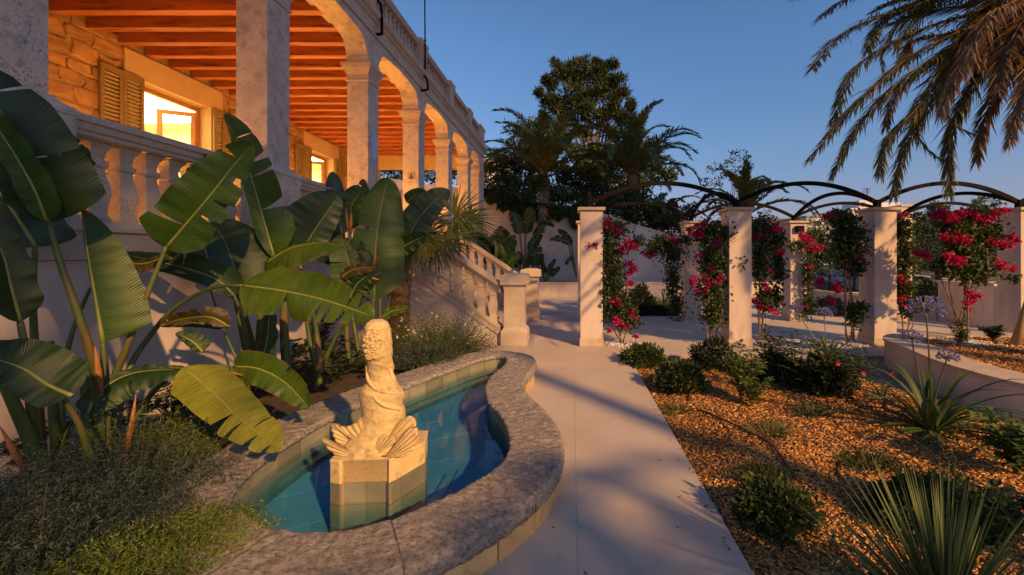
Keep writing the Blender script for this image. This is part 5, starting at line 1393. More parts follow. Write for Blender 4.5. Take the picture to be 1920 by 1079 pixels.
# dark masses behind the wall
tree('evergreen_bush', 'dark evergreen mass by the villa corner under the left palm', 'bush', 22.5, 940, [(915,300,22),(925,330,28),(955,320,30),(950,350,26),(985,345,30),(1010,360,26),(975,300,24)], 2.4, 44, .2, 'hedge', 15, sub=40, trunk_r=.12, group='evergreens behind the garden wall')
tree('evergreen_bush', 'dark evergreen mass under the right palm above the wall', 'bush', 22.5, 1100, [(1050,340,30),(1090,350,30),(1080,380,26),(1120,375,34),(1150,395,34),(1190,385,36),(1240,400,30),(1225,430,30),(1040,372,22)], 2.2, 48, .2, 'hedge', 16, sub=40, trunk_r=.12, group='evergreens behind the garden wall')
tree('evergreen_bush', 'mixed green bushes between the two rear pergola arches', 'bush', 21, 1330, [(1270,420,30),(1300,440,26),(1340,430,26),(1370,440,26),(1400,440,26),(1430,425,24),(1450,445,24),(1290,395,16),(1340,460,24),(1400,470,24)], 0.0, 40, .18, 'bushmid', 17, sub=34, trunk_r=.1, group='evergreens behind the garden wall')
tree('evergreen_bush', 'dark greenery seen through the open far end of the porch', 'bush', 23, 800, [(730,300,30),(780,305,34),(840,300,34),(880,320,26),(700,315,26),(760,325,28),(820,325,28)], 2.0, 44, .2, 'hedge', 18, sub=40, trunk_r=.12, group='evergreens behind the garden wall')
tree('evergreen_bush', 'low dark undergrowth along the top of the garden wall beneath the left palm', 'bush', 19.8, 1000, [(930,345,16),(960,352,20),(995,358,20),(1030,362,20),(1065,368,20),(1100,378,20),(1010,340,14)], 2.4, 44, .17, 'hedge', 19, sub=40, trunk_r=.08, group='evergreens behind the garden wall')
tree('evergreen_bush', 'low dark undergrowth along the wall beneath the right palm and first arch', 'bush', 19.8, 1180, [(1140,385,20),(1170,395,22),(1200,400,22),(1230,412,22),(1262,420,20),(1160,370,16),(1190,372,16)], 1.6, 44, .17, 'hedge', 20, sub=40, trunk_r=.08, group='evergreens behind the garden wall')
# ivy hanging over the wall top
iv = thing('hanging_ivy', 'dark ivy hanging over the top of the tall white garden wall', 'ivy', tuple(P(1000,385,18.9)))
g = np.random.default_rng(31); Cs = []; 
for x in np.arange(905, 1130, 2.2):
    ytop = np.interp(x, [905,940,985,1010,1075,1130], [362,366,378,389,396,408]); L_ = 10 + 26*abs(noise.noise(Vector((x*.045, 1.7, 0))))*2.0 + (38 if 960 < x < 985 else 0)*max(0, noise.noise(Vector((x*.2,5,0)))+.4)
    n = int(16+L_*2.4)
    for k in range(n):
        p = P(x+g.normal()*1.5, ytop - 9 + L_*g.uniform(0,1)**1.3, 18.86 - g.uniform(0,.12)); Cs.append(tuple(p))
Cs = np.array(Cs); n = len(Cs); V = leaves_arr(Cs, g.normal(size=(n,3))*.6+np.array([0,-.3,-1]), g.uniform(.14,.26,n), g.uniform(.09,.15,n), g); quads_obj('foliage', V, M['hedge'], iv)
# right: hedge shrubs, cypresses
hb = [(1470,450,30,'olive shrub filling the gap beside the second front pillar'),(1520,465,34,'dark low shrub above the far white wall'),(1600,465,34,'dense dark shrub beneath the low white house'),(1680,470,34,'dense dark shrub below the tall beige house'),(1500,430,26,'dark green rounded shrub behind the second rear pillar'),(1555,440,36,'mid green shrub mass seen left of the third front pillar'),(1640,450,30,'dark shrub directly behind the third front pillar'),(1720,455,34,'green shrub below the small cypress'),(1770,440,44,'pale green loose shrub right of the tall cypress'),(1830,450,44,'olive shrub behind the flowering tree'),(1890,440,44,'dark shrub at the right end of the hedge')]
for k, (x, y, r_, lb) in enumerate(hb):
    bl = [(x-r_*.6,y+10,r_*.7),(x+r_*.6,y+8,r_*.7),(x,y-r_*.35,r_*.7),(x-r_*.4,y+r_*.9,r_*.8),(x+r_*.5,y+r_*.9,r_*.8)]
    tree('hedge_shrub', lb, 'shrub', 21+k*.9, x, bl, -.6, 42, .17, ('bushmid','bushdark','bushlit')[k % 3] if k != 4 else 'bushlit', 40+k, sub=42, trunk_r=.08, group='shrubs of the far hedge')
tree('cypress_tree', 'tall dark cypress behind the flowering tree at the right', 'tree', 34, 1757, [(1757,385,10),(1757,398,14),(1756,412,17),(1757,430,18),(1757,448,18)], -.6, 60, .22, 'pine', 51, sub=70, trunk_r=.15, group='cypresses beyond the hedge')
tree('cypress_tree', 'short dark cypress cone beside the beige house', 'tree', 33, 1722, [(1722,408,8),(1722,420,14),(1720,434,19),(1722,450,20)], -.6, 60, .22, 'pine', 52, sub=70, trunk_r=.15, group='cypresses beyond the hedge')
tree('feathery_tree', 'feathery pale green treetop above the flowering tree', 'tree', 19, 1850, [(1830,385,14),(1855,378,16),(1870,390,14),(1845,400,18),(1885,410,14)], -.6, 26, .14, 'bushlit', 53, sub=26, trunk_r=.05)
# added, never in view: pine shaped blockers behind the camera to keep the low sun off the upper villa
def umbrella(x, y, zb, zc, rx, rz, seed, label):
    t = thing('added_shade_pine', label, 'tree', (x, y, -.1), 'unseen pines added to block the sun'); mb = MB()
    mb.tube([(x,y,-.1),(x+.1,y,zc*.5),(x,y,zc-rz*.4)], [.17,.14,.12], 10); g = np.random.default_rng(seed); rr = random.Random(seed)
    Cc = []; Dd = []
    for k in range(130):
        d = unit(g.normal(size=(3,))); c = np.array([x,y,zc]) + np.clip(d*1.6,-1,1)*np.array([rx,rx,rz])*g.uniform(.3,1)
        if k < 22: mb.tube(catmull([(x,y,zc-rz*.4),((x+c[0])/2,(y+c[1])/2,(zc-rz*.4+c[2])/2-.2),tuple(c)],3), [.09,.08,.07,.06,.05,.03,.015], 5)
        n = 110; pp = c + g.normal(size=(n,3))*np.array([.75,.75,.42]); Cc.append(pp); Dd.append(g.normal(size=(n,3))+np.array([0,0,.6]))
    mb.build('trunk', M['bark'], t, True); Cc = np.concatenate(Cc); Dd = np.concatenate(Dd); n = len(Cc)
    quads_obj('crown', leaves_arr(Cc, Dd, g.uniform(.3,.6,n), g.uniform(.10,.2,n), g), M['pine'], t)
SHADE_PINES = [(4.1,-10.42,9.6,2.1,3.8,'unseen shade pine added behind the viewer with the lowest crown'),(6.1,-8.7,15.2,3.0,3.4,'unseen shade pine added behind the viewer nearest the villa'),(9.1,-6.1,15.6,3.0,3.6,'second unseen shade pine added behind the viewer'),(12.2,-3.6,17.2,3.1,3.9,'third and tallest unseen shade pine added beside the terrace'),(16.0,-.3,17.0,3.6,4.0,'fourth unseen shade pine added far out to the side of the terrace'),(20.0,2.9,17.0,3.6,4.0,'fifth unseen shade pine added outermost beside the terrace')]
for k, (x, y, zc, rx, rz, lb) in enumerate(SHADE_PINES): umbrella(x, y, 0, zc, rx, rz, 80+k, lb)

# ================================================================== FAN PALM BY THE STAIR
FP = thing('fan_palm', 'small fan palm with shaggy brown trunk in front of the staircase', 'palm tree', tuple(P(745,668,6.3)))
c0 = P(745, 670, 6.3); c1 = P(752, 470, 6.3); mb = MB(); k = 26; rr = random.Random(2)
mb.tube([c0.lerp(c1, q/k)+Vector((rr.uniform(-.012,.012),0,0)) for q in range(k+1)], [.135+rr.uniform(-.012,.02) for q in range(k+1)], 14); mb.build('trunk', M['palmbark'], FP)
g = np.random.default_rng(6); n = 2600; tt = g.uniform(0,1,n); a = g.uniform(0,2*np.pi,n); base = np.array(c0)*(1-tt)[:,None]+np.array(c1)*tt[:,None]; base = base + np.stack([np.cos(a)*.14, np.sin(a)*.14, 0*a],1)
dd = np.stack([np.cos(a), np.sin(a), -1.6+g.normal(0,.6,n)],1); V = leaves_arr(base, dd, g.uniform(.03,.10,n), g.uniform(.004,.012,n), g); quads_obj('trunk_fibre', V, M['palmdry'], FP)
def fan_leaf(parent, hub, dirv, nrm, Rr, n, m_, spread=150, droop=.25, seed=1, w_=.020):
    g = np.random.default_rng(seed); dirv = Vector(dirv).normalized(); nrm = Vector(nrm); nrm = (nrm-dirv*nrm.dot(dirv)).normalized(); lat = dirv.cross(nrm)
    an = np.radians(np.linspace(-spread, spread, n)+g.normal(0,2,n)); D_ = np.cos(an)[:,None]*np.array(dirv)+np.sin(an)[:,None]*np.array(lat)+g.normal(0,.05,(n,3))
    L_ = Rr*(1-.25*(np.abs(an)/np.radians(spread))**2)*g.uniform(.85,1.08,n); B_ = np.tile(np.array(hub),(n,1)); N_ = np.tile(np.array(nrm),(n,1))
    V, b, n = np_blades(B_, D_, L_, w_, N_, droop*g.uniform(.3,1.5,(n,1))); return blades_obj('frond', V, b, n, M[m_], parent)
top = c1 + Vector((0,0,.12))
FL = [((852,402),(1,0,.35),(-.1,-1,.3),.62,6.0,.18),((858,418),(1,0,-.3),(0,-1,.3),.50,6.1,.35),((880,410),(1,.2,.1),(0,-.8,.5),.55,6.6,.3),((815,450),(.5,0,-.8),(.2,-1,.1),.5,6.1,.5),
      ((800,440),(.3,0,.8),(0,-1,.4),.5,6.4,.2),((785,455),(.1,0,-1),(0,-1,0),.45,6.0,.6),((775,450),(-.4,0,.6),(0,-1,.5),.45,6.5,.2),((835,450),(.9,-.2,0),(0,-.7,.7),.6,5.8,.4),((800,400),(.2,.1,1),(0,-1,.2),.45,6.6,.1)]
for k, ((x, y), d, nn, Rr, Y, dr) in enumerate(FL):
    h = P(x, y, Y); fl = fan_leaf(FP, h, d, nn, Rr, 34, 'palmgreen', 120, dr*.45, k+1, .026)
    mb = MB(); mb.tube(catmull([top, top.lerp(h,.5)+Vector((0,0,.12)), h],4), .012, 5); mb.build('leaf_stalk', M['stalk'], fl, True)

# ================================================================== SMALL SHRUBS
def sprig_bush(name, label, cat, base, rx, ry, h, n, per, L_, W_, m_, seed, group=None, flowers=None, upright=.8, stemlen=1.0, z0=0, lean=(0,0), vary=.5):
    g = np.random.default_rng(seed); t = thing(name, label, cat, tuple(base), group); b = np.array(base)
    Cs = []; Ds = []; st_v = []
    a = g.uniform(0,2*np.pi,n); r_ = np.sqrt(g.uniform(0,1,n)); px_ = np.stack([np.cos(a)*r_*rx*.55, np.sin(a)*r_*ry*.55, np.zeros(n)],1)
    dirs = np.stack([np.cos(a)*r_*rx*.75+lean[0]*h, np.sin(a)*r_*ry*.75+lean[1]*h, h*(1-.5*r_**2)*g.uniform(1-vary,1.1,n)],1)
    s = np.linspace(.15,1,per)
    for q in range(n):
        curve = b + px_[q] + dirs[q]*s[:,None] + np.stack([np.sin(s*3+q)*.02, np.cos(s*2.3+q)*.02, -.12*h*(s**3)*r_[q]],1)
        Cs.append(curve + g.normal(0,.004,(per,3)))
        tg = dirs[q]/np.linalg.norm(dirs[q]); Ds.append(tg*upright + g.normal(size=(per,3))*.75)
    Cs = np.concatenate(Cs); Ds = np.concatenate(Ds); m2 = len(Cs)
    V = leaves_arr(Cs, Ds, g.uniform(.6,1.2,m2)*L_, g.uniform(.7,1.2,m2)*W_, g); quads_obj('foliage', V, M[m_], t)
    mb = MB()
    for q in range(0, n, max(1, n//60)):
        p0 = b+px_[q]; mb.tube([p0, p0+dirs[q]*.5, p0+dirs[q]*.9], [.004,.003,.0015], 3)
    mb.build('stems', M['stalk' if m_ != 'bushlit' else 'stem'], t)
    if flowers:
        fm, nf, fs = flowers; k = g.integers(0, n, nf); tip = b + px_[k] + dirs[k]*g.uniform(.8,1.05,(nf,1)); pet = []
        for p in tip:
            for q in range(5):
                d = np.array([math.cos(q*1.257), -.3, math.sin(q*1.257)])+g.normal(0,.2,3); pet.append((p, d))
        V = leaves_arr(np.array([p for p,d in pet]), np.array([d for p,d in pet]), fs, fs*.8, g); quads_obj('blossom', V, M[fm], t)
    return t
def mound(name, label, base, rx, ry, h, n, L_, W_, m_, seed, group=None, cat='shrub'):
    """rounded shrub: leafy twigs over a dome"""
    g = np.random.default_rng(seed); t = thing(name, label, cat, tuple(base), group); b = np.array(base)
    d = unit(g.normal(size=(n,3))); d[:,2] = np.abs(d[:,2]); lump = np.array([1+.42*noise.noise(Vector((q[0]*2.5+seed, q[1]*2.5, q[2]*2.5))) for q in d])
    tips = b + d*np.array([rx,ry,h])*(lump*g.uniform(.72,1.05,n))[:,None]; per = 7
    off = g.normal(size=(n,per,3))*.35+d[:,None,:]*.8
    Cs = (tips[:,None,:] + g.normal(size=(n,per,3))*L_*.45).reshape(-1,3); Ds = off.reshape(-1,3); m2 = len(Cs)
    V = leaves_arr(Cs, Ds, g.uniform(.6,1.2,m2)*L_, g.uniform(.7,1.2,m2)*W_, g); quads_obj('foliage', V, M[m_], t)
    mb = MB(); rr = random.Random(seed)
    for q in range(14): p = Vector(tips[rr.randrange(n)]); mb.tube([Vector(b), Vector(b).lerp(p,.6)+Vector((0,0,.02)), p], [.007,.005,.002], 4)
    mb.build('stems', M['stem'], t); return t
def leafy(name, label, base, h, spread, nst, m_, seed, group=None, L_=.07, cat='shrub', bloom=None):
    """open shrub of stems carrying broad leaves in view"""
    g = np.random.default_rng(seed); t = thing(name, label, cat, tuple(base), group); b = Vector(base); mb = MB(); Cs = []; Ds = []; Ls = []
    for q in range(nst):
        a = q*2.4+g.uniform(-.3,.3); r_ = spread*g.uniform(.3,1); hh = h*g.uniform(.55,1.05); e = b+Vector((math.cos(a)*r_, math.sin(a)*r_, hh)); m1 = b.lerp(e,.5)+Vector((0,0,.1*h)); c = catmull([b,m1,e],6)
        mb.tube(c, [.007*(1-.7*k/(len(c)-1)) for k in range(len(c))], 4)
        for k in range(3, len(c)):
            for s in range(3):
                Cs.append(tuple(c[k])); Ds.append((math.cos(a+s*2.1+k*1.3), math.sin(a+s*2.1+k*1.3), g.uniform(-.1,.8))); Ls.append(L_*g.uniform(.6,1.2))
    mb.build('stems', M['stem'], t, True); Cs = np.array(Cs); Ds = np.array(Ds); Ls = np.array(Ls); d = unit(Ds); up = np.array([0,0,1.0]); s = unit(np.cross(d, up)+1e-6); nn = np.cross(s, d)
    # broad ovate leaves, 6 points with folded middle
    Lc = Ls[:,None]; W_ = Lc*.55; b0 = Cs+d*Lc*.15; m1 = b0+d*Lc*.35; m2 = b0+d*Lc*.72-up*Lc*.05; tp = b0+d*Lc-up*Lc*.14
    qs = [np.stack([b0, m1+sd*s*W_*.5+nn*W_*.18, m2+sd*s*W_*.42+nn*W_*.12, m2],1) for sd in (-1,1)] + [np.stack([m2, m2+sd*s*W_*.42+nn*W_*.12, tp, tp-up*.0005],1) for sd in (-1,1)] 
    qs += [np.stack([b0, m1+sd*s*W_*.5+nn*W_*.18, m2, m1],1)[:, [0,1,2,3]] for sd in ()]
    V = np.concatenate(qs, 0); quads_obj('foliage', V, M[m_], t)
    if bloom:
        mb = MB()
        for q in range(bloom[1]):
            c = b+Vector((g.uniform(-spread,spread), -spread*.6+g.uniform(-.05,.05), h*g.uniform(.6,.95))); 
            for s_ in range(5):
                a = s_*1.257; d_ = Vector((math.cos(a), -.4, math.sin(a)))*.028; l2 = Vector((-math.sin(a),0,math.cos(a)))*.014
                mb.add([c, c+d_*.6+l2, c+d_, c+d_*.6-l2], [(0,1,2,3)])
        mb.build('blossom', M[bloom[0]], t)
    return t
def strap_plant(name, label, base, n, L_, W_, m_, seed, group=None, flowers=(), cat='plant', elev=(35,85), bend=1.0):
    g = random.Random(seed); t = thing(name, label, cat, tuple(base), group); b = Vector(base)
    for q in range(n):
        a = q*2.399+g.uniform(-.3,.3); e = R(g.uniform(*elev)); l = L_*g.uniform(.65,1.1); p = b+Vector((math.cos(a)*.04, math.sin(a)*.04, 0)); V = []; side = Vector((-math.sin(a), math.cos(a), 0)); ns_ = 9
        for k in range(ns_+1):
            u = k/ns_; w_ = W_*(.55+.45*min(1,u*4))*(1-u**3)**.6; 
            dr = Vector((math.cos(a)*math.cos(e), math.sin(a)*math.cos(e), math.sin(e))); nrm = Vector((-math.cos(a)*math.sin(e), -math.sin(a)*math.sin(e), math.cos(e)))
            V += [p-side*w_*.5+nrm*w_*.18, p, p+side*w_*.5+nrm*w_*.18]; p = p+dr*l/ns_; e -= R(g.uniform(3,9)*bend*(1+u*1.2))
        F = []
        for k in range(ns_):
            for j in range(2): i0 = k*3+j; F.append((i0,i0+1,i0+4,i0+3))
        np_mesh('leaf', V, F, M[m_], t, True)
    for (x, y, Y, r_) in flowers:
        c = P(x, y, Y); mb = MB(); rt = b+Vector((g.uniform(-.03,.03),0,.03)); mb.tube(catmull([rt, rt.lerp(c,.5)+Vector((g.uniform(-.03,.03),0,.02)), c],5), .006, 6); fs = mb.build('flower_stalk', M['stalk'], t, True)
        fm = MB(); pm_ = MB()
        for q in range(46):
            a = q*2.399; z_ = 1-1.35*(q+.5)/46; r2 = math.sqrt(max(0,1-z_*z_)); d = Vector((math.cos(a)*r2, math.sin(a)*r2, z_*.75+.1)).normalized(); e = c+d*r_*g.uniform(.75,1)
            pm_.tube([c, e], .0016, 3); o1 = d.orthogonal().normalized(); o2 = d.cross(o1)
            for s_ in range(5):
                an = s_*1.257; dd = (d*1.0+(o1*math.cos(an)+o2*math.sin(an))*.55).normalized()*r_*.36; l2 = (o1*-math.sin(an)+o2*math.cos(an))*r_*.075
                fm.add([e, e+dd*.6+l2, e+dd, e+dd*.6-l2], [(0,1,2,3)])
        pm_.build('pedicel', M['stalk'], fs); fm.build('umbel', M['agablue'], fs)
    return t

bg_ = 'small shrubs planted in the mulch bed'
def B(x, y): 
    p = G(x, y, 0); p.z = bedz(p.x, p.y); return p
mound('low_shrub', 'small round shrub at the far corner of the bed beside the path', B(1208,680), .30,.26,.27, 420, .055,.026,'bushmid', 101, bg_)
mound('low_shrub', 'round dense green shrub second along the path edge', B(1273,728), .27,.24,.27, 520, .05,.026,'bushmid', 102, bg_)
mound('low_shrub', 'dark round shrub at the back edge of the bed', B(1342,690), .32,.28,.32, 520, .05,.024,'bushdark', 103, bg_)
leafy('hibiscus_shrub', 'bright leafed hibiscus in the middle of the bed', B(1392,752), .62,.30, 13, 'bushlit', 104, bg_, .075)
leafy('hibiscus_shrub', 'low hibiscus sprout leaning out of the bright hibiscus', B(1410,765), .30,.22, 7, 'bushlit', 114, bg_, .065)
leafy('hibiscus_shrub', 'dark hibiscus near the rear edge of the bed', B(1455,712), .62,.34, 16, 'bushmid', 105, bg_, .075)
mound('low_shrub', 'dark undergrowth at the foot of the rear hibiscus', B(1458,715), .33,.25,.30, 400, .05,.025,'bushdark', 115, bg_)
leafy('hibiscus_shrub', 'dark hibiscus with red buds beside the wide agapanthus', B(1575,752), .55,.36, 18, 'bushmid', 106, bg_, .08, bloom=('redbloom',3))
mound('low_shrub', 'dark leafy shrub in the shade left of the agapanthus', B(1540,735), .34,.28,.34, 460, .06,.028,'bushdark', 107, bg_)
sprig_bush('low_juniper', 'tiny green tuft near the path edge', 'shrub', B(1268,768), .16,.12,.10, 60, 8, .03,.006,'bushmid', 108, bg_)
sprig_bush('low_juniper', 'small feathery tuft in the centre of the bed', 'shrub', B(1444,822), .20,.13,.14, 90, 9, .035,.006,'bushlit', 109, bg_)
sprig_bush('low_juniper', 'small olive tuft behind the centre tuft', 'shrub', B(1525,780), .22,.14,.13, 90, 9, .035,.006,'bushmid', 110, bg_)
mound('low_shrub', 'large dark shrub near the path in front of the spiky rosette', B(1452,975), .20,.17,.20, 420, .045,.020,'bushmid', 111, bg_)
sprig_bush('low_juniper', 'dark sprawling tuft left of the large dark shrub', 'shrub', B(1435,905), .18,.12,.12, 90, 9, .035,.006,'bushmid', 112, bg_)
sprig_bush('low_juniper', 'dark green spreading tuft in the shaded mulch', 'shrub', B(1635,880), .22,.14,.12, 130, 9, .035,.008,'bushdark', 113, bg_)
mound('low_shrub', 'green small-leaved shrub right behind the spiky rosette', B(1760,985), .34,.22,.24, 1300, .032,.018,'bushmid', 116, bg_)
leafy('hibiscus_shrub', 'bright leafed shrub at the right edge of the bed', B(1905,900), .40,.22, 10, 'bushlit', 117, bg_, .09)
leafy('hibiscus_shrub', 'dark leafed shrub below the bright one at the right edge', B(1905,1010), .22,.2, 7, 'bushdark', 118, bg_, .07)
strap_plant('strap_leaf_plant', 'few upright dark strap leaves at the right edge of the bed', B(1890,845), 9, .40,.05, 'strap', 119, elev=(55,85), bend=.5)
strap_plant('agapanthus', 'wide agapanthus with three blue flower heads beside the gravel', B(1745,812), 52, .80,.046, 'strap', 120, 'agapanthus in the mulch bed', [(1736,583,3.5,.115),(1709,635,3.6,.068),(1776,672,3.45,.068)], elev=(12,80))
strap_plant('agapanthus', 'upright agapanthus at the rear of the bed with two pale flower heads', B(1552,690), 16, .60,.04, 'bushlit', 121, 'agapanthus in the mulch bed', [(1545,590,5.9,.10),(1492,580,6.1,.09)], elev=(50,85), bend=.6)
strap_plant('agapanthus', 'middle agapanthus with long leaves and no open flower', B(1548,745), 18, .62,.045, 'strap', 122, 'agapanthus in the mulch bed', [(1512,640,4.9,.06)], elev=(45,85), bend=.6)
strap_plant('strap_leaf_plant', 'thin dark strap plant between the bed and the gravel', B(1655,755), 12, .30,.03, 'strap', 123, elev=(20,80))
for k, (x, y) in enumerate(((1330,775),(1600,800),(1690,850),(1500,760),(1620,940),(1390,1000),(1575,860))):
    strap_plant('grass_tuft', 'thin weed tuft in the bark mulch ' + ('by the upper end of the long hose','left of the wide agapanthus','at the foot of the wide agapanthus','behind the olive tuft','behind the spiky rosette','beside the large dark shrub near the path','left of the dark spreading tuft')[k], B(x,y), 7, .10,.004, 'bushlit', 130+k, 'weed tufts in the mulch')
# spiky foreground rosette
YC = Vector((1.50, 1.60, .06)); g = random.Random(77)
yk = thing('spiky_rosette_plant', 'large rosette of stiff narrow blue green blades at the lower right corner', 'plant', tuple(YC))
for q in range(270):
    a = q*2.399; e = R(g.uniform(8, 84)); l = .60*g.uniform(.8,1.12); u0 = Vector((math.cos(a)*math.cos(e), math.sin(a)*math.cos(e), math.sin(e))); sd = Vector((-math.sin(a), math.cos(a), 0)); sd = (sd+Vector((0,0,g.uniform(-.8,.8)))).normalized(); nn = u0.cross(sd)
    V = []; ns_ = 6
    for k in range(ns_+1):
        u = k/ns_; p = YC+u0*(.03+l*u)+Vector((0,0,-.05*u*u*math.cos(e))); w_ = .016*(.8+.2*min(1,u*4))*(1-u**1.6)+.0005; V += [p-sd*w_*.5+nn*w_*.25, p, p+sd*w_*.5+nn*w_*.25]
    F = [(k*3+j,k*3+j+1,k*3+j+4,k*3+j+3) for k in range(ns_) for j in range(2)]
    np_mesh('blade', V, F, M['yuccaleaf'], yk, True)
# hoses
def hose(pts_, r_=.009, label=''):
    v = [B(x, y)+Vector((0,0,.022)) for x, y in pts_]; mb = MB(); mb.tube(catmull(v, 6), r_, 7); o = mb.build('irrigation_hose', M['hose'], None, True); tag(o, label, 'hose', 'brown irrigation hoses lying on the mulch')
hose([(1313,773),(1345,788),(1390,815),(1440,842),(1470,880),(1495,915)], .011, 'brown hose running diagonally from the path side to the dark shrub')
hose([(1240,684),(1280,690),(1325,702),(1345,715),(1300,730),(1292,755)], .009, 'brown hose curling round the second round shrub')
hose([(1425,755),(1480,765),(1530,762),(1600,757),(1680,768),(1760,800),(1850,830),(1930,850)], .009, 'long brown hose passing behind the agapanthus towards the gravel')
hose([(1800,870),(1830,862),(1845,850),(1875,838)], .012, 'short kinked brown hose at the right of the bed')
hose([(1575,905),(1572,890),(1585,872)], .009, 'brown hose end sticking up beside the spreading tuft')
hose([(1250,680),(1420,688),(1540,684),(1600,690)], .008, 'brown hose along the rear edge of the mulch bed')
# left side planting
def S0(x, y, z=.12): return G(x, y, z)
sprig_bush('rosemary_bush', 'grey green rosemary bush filling the lower left corner', 'bush', (-2.50,1.84,.10), .52,.40,.54, 2300, 30, .024,.0045,'greyherb', 201, upright=.5, vary=.6)
sprig_bush('rosemary_bush', 'taller wispy rosemary sprigs rising below the banana-like stems', 'bush', (-2.60,2.35,.10), .55,.25,.62, 620, 30, .024,.0045,'greyherb', 202, upright=.5, vary=.7)
sprig_bush('creeping_herb', 'bright yellow green creeping herb spilling over the pool coping', 'bush', (-1.86,1.76,.12), .36,.36,.24, 2600, 20, .020,.006,'limeherb', 203, upright=.4)
sprig_bush('creeping_herb', 'small lime green herb sprigs behind the rosemary', 'bush', S0(320,870), .35,.22,.30, 380, 18, .026,.007,'limeherb', 204, upright=.4)
def lobed(label, base, n, L_, seed, m_='bushdark', name='lobed_leaf_plant', hmax=.55, group='dark lobed leaf plants along the wall'):
    g = np.random.default_rng(seed); t = thing(name, label, 'plant', tuple(base), group); b = Vector(base); Cs = []; Ds = []; Ls = []; mb = MB()
    for q in range(n):
        a = q*2.399; e = R(g.uniform(20,75)); r_ = L_*g.uniform(.7,1.25); d = Vector((math.cos(a)*math.cos(e), math.sin(a)*math.cos(e), math.sin(e))); h = b+Vector((g.uniform(-.12,.12),g.uniform(-.12,.12),0))+d*r_; mb.tube([b, b.lerp(h,.5)+Vector((0,0,.05)), h], [.007,.005,.003], 4)
        ax = Vector((math.cos(a), math.sin(a), g.uniform(-.6,.2))).normalized(); lt = ax.cross(Vector((0,0,1))).normalized()
        for k in range(5):
            u = k/5; c = h+ax*L_*.42*u
            for sd in (-1,1):
                dd = (ax*(.45+.2*u)+lt*sd*.85+Vector((0,0,g.uniform(-.1,.1)))).normalized(); Cs.append(tuple(c)); Ds.append(tuple(dd)); Ls.append(L_*.30*(1-.45*u))
        Cs.append(tuple(h+ax*L_*.38)); Ds.append(tuple(ax)); Ls.append(L_*.22)
    mb.build('stems', M['stalk'], t, True); V = leaves_arr(np.array(Cs), np.array(Ds), np.array(Ls), np.array(Ls)*.34, g); quads_obj('foliage', V, M[m_], t); return t
lobed('dark lobed leaf plant behind the hanging yellow leaf', S0(330,805), 34, .30, 210)
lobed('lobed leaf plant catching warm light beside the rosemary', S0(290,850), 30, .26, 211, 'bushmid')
lobed('dark lobed leaf plant under the bright torn leaf', S0(420,760), 34, .30, 212)
lobed('lobed leaf plant close behind the pool coping in the middle', S0(560,735), 34, .30, 213)
lobed('lobed leaf plant against the coping behind the statue', S0(625,705), 36, .32, 214)
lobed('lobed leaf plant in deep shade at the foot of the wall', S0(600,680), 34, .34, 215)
lobed('lobed leaf plant between the statue and the white flowered bush', S0(680,700), 30, .30, 216)
lobed('lobed leaf plant at the far left foot of the villa wall', S0(20,880), 20, .26, 217)
leafy('climbing_shrub', 'thin dark leafed shrub climbing the wall behind the statue', S0(600,665), .75,.35, 14, 'bushdark', 218, None, .07)
sprig_bush('grey_shrub', 'dense grey green shrub at the back corner of the pool coping', 'bush', S0(790,690), .42,.34,.42, 900, 16, .03,.008,'greyherb', 220, upright=.5)
sprig_bush('white_flowered_bush', 'loose dark bush dotted with tiny white flowers by the newel post', 'bush', S0(820,668), .72,.40,.72, 1100, 16, .032,.010,'bushmid', 221, flowers=('whiteflower',60,.022), upright=.45, vary=.6)
# behind the stairs
def back_leaves(label, Y, stems_px, m_, seed, group='strelitzias against the garden wall', base=None):
    t = thing('bird_of_paradise_plant', label, 'plant', tuple(P(base[0], base[1], Y)), group)
    for k, (pts_, w_) in enumerate(stems_px):
        big_leaf(t, [(x, y, Y) for x, y in pts_], w_, w_, M[m_], roll=(-35,20,45,0,-15)[k % 5], fold=.3, seed=seed+k, tears_l=(.4,.7), tears_r=(.5,), ribw=.02)
        x, y = pts_[0]; stalk(t, [(x, y, Y), ((x+base[0])/2, (y+base[1])/2+5, Y), (base[0], base[1], Y)], .03, .05)
    return t
back_leaves('dark tall strelitzia against the white wall behind the staircase', 17.6, [([(985,440),(992,415),(996,388)],.42),([(975,440),(968,410),(958,398)],.25),([(1000,445),(1020,418),(1040,425)],.2),([(990,470),(1010,440),(1016,400)],.22),([(960,470),(945,440),(935,425)],.3),([(975,500),(960,480),(950,450)],.4),([(1000,500),(1003,470),(998,450)],.4)], 'leafdark', 300, base=(985,522))
back_leaves('small dark strelitzia at the foot of the wall beside the pillar', 17.4, [([(1020,515),(1018,495),(1012,482)],.16),([(1026,515),(1034,498),(1042,486)],.16),([(1018,515),(1006,500),(1000,490)],.14),([(1030,518),(1042,508),(1050,500)],.14)], 'leafdark', 320, base=(1023,526))
back_leaves('strelitzia leaning out from behind the first pergola pillar', 17.2, [([(1072,460),(1060,440),(1046,430)],.2),([(1066,456),(1048,448),(1030,450)],.16),([(1075,480),(1066,490),(1062,498)],.16)], 'leafdark', 340, base=(1082,520))
back_leaves('broad leafed green plant right behind the far stair rail', 12.2, [([(935,480),(928,450),(940,428)],.26),([(940,490),(955,460),(965,440)],.22),([(925,480),(905,460),(893,452)],.2),([(950,500),(962,485),(975,478)],.18)], 'leafmid', 360, base=(938,520))
sg_ = thing('sago_palm', 'green arching palm behind the staircase rails', 'palm tree', tuple(P(905,470,11.6)))
gen_fronds(sg_, P(905,462,11.6), 16, 1.1, (10,70), (0,360), ('palmgreen',), nl=46, ll=.38, w_=.035, droop=1.6, r0=.012)
sg2 = thing('sago_palm', 'arching palm tuft right of the arcade end column', 'palm tree', tuple(P(930,500,13.5)))
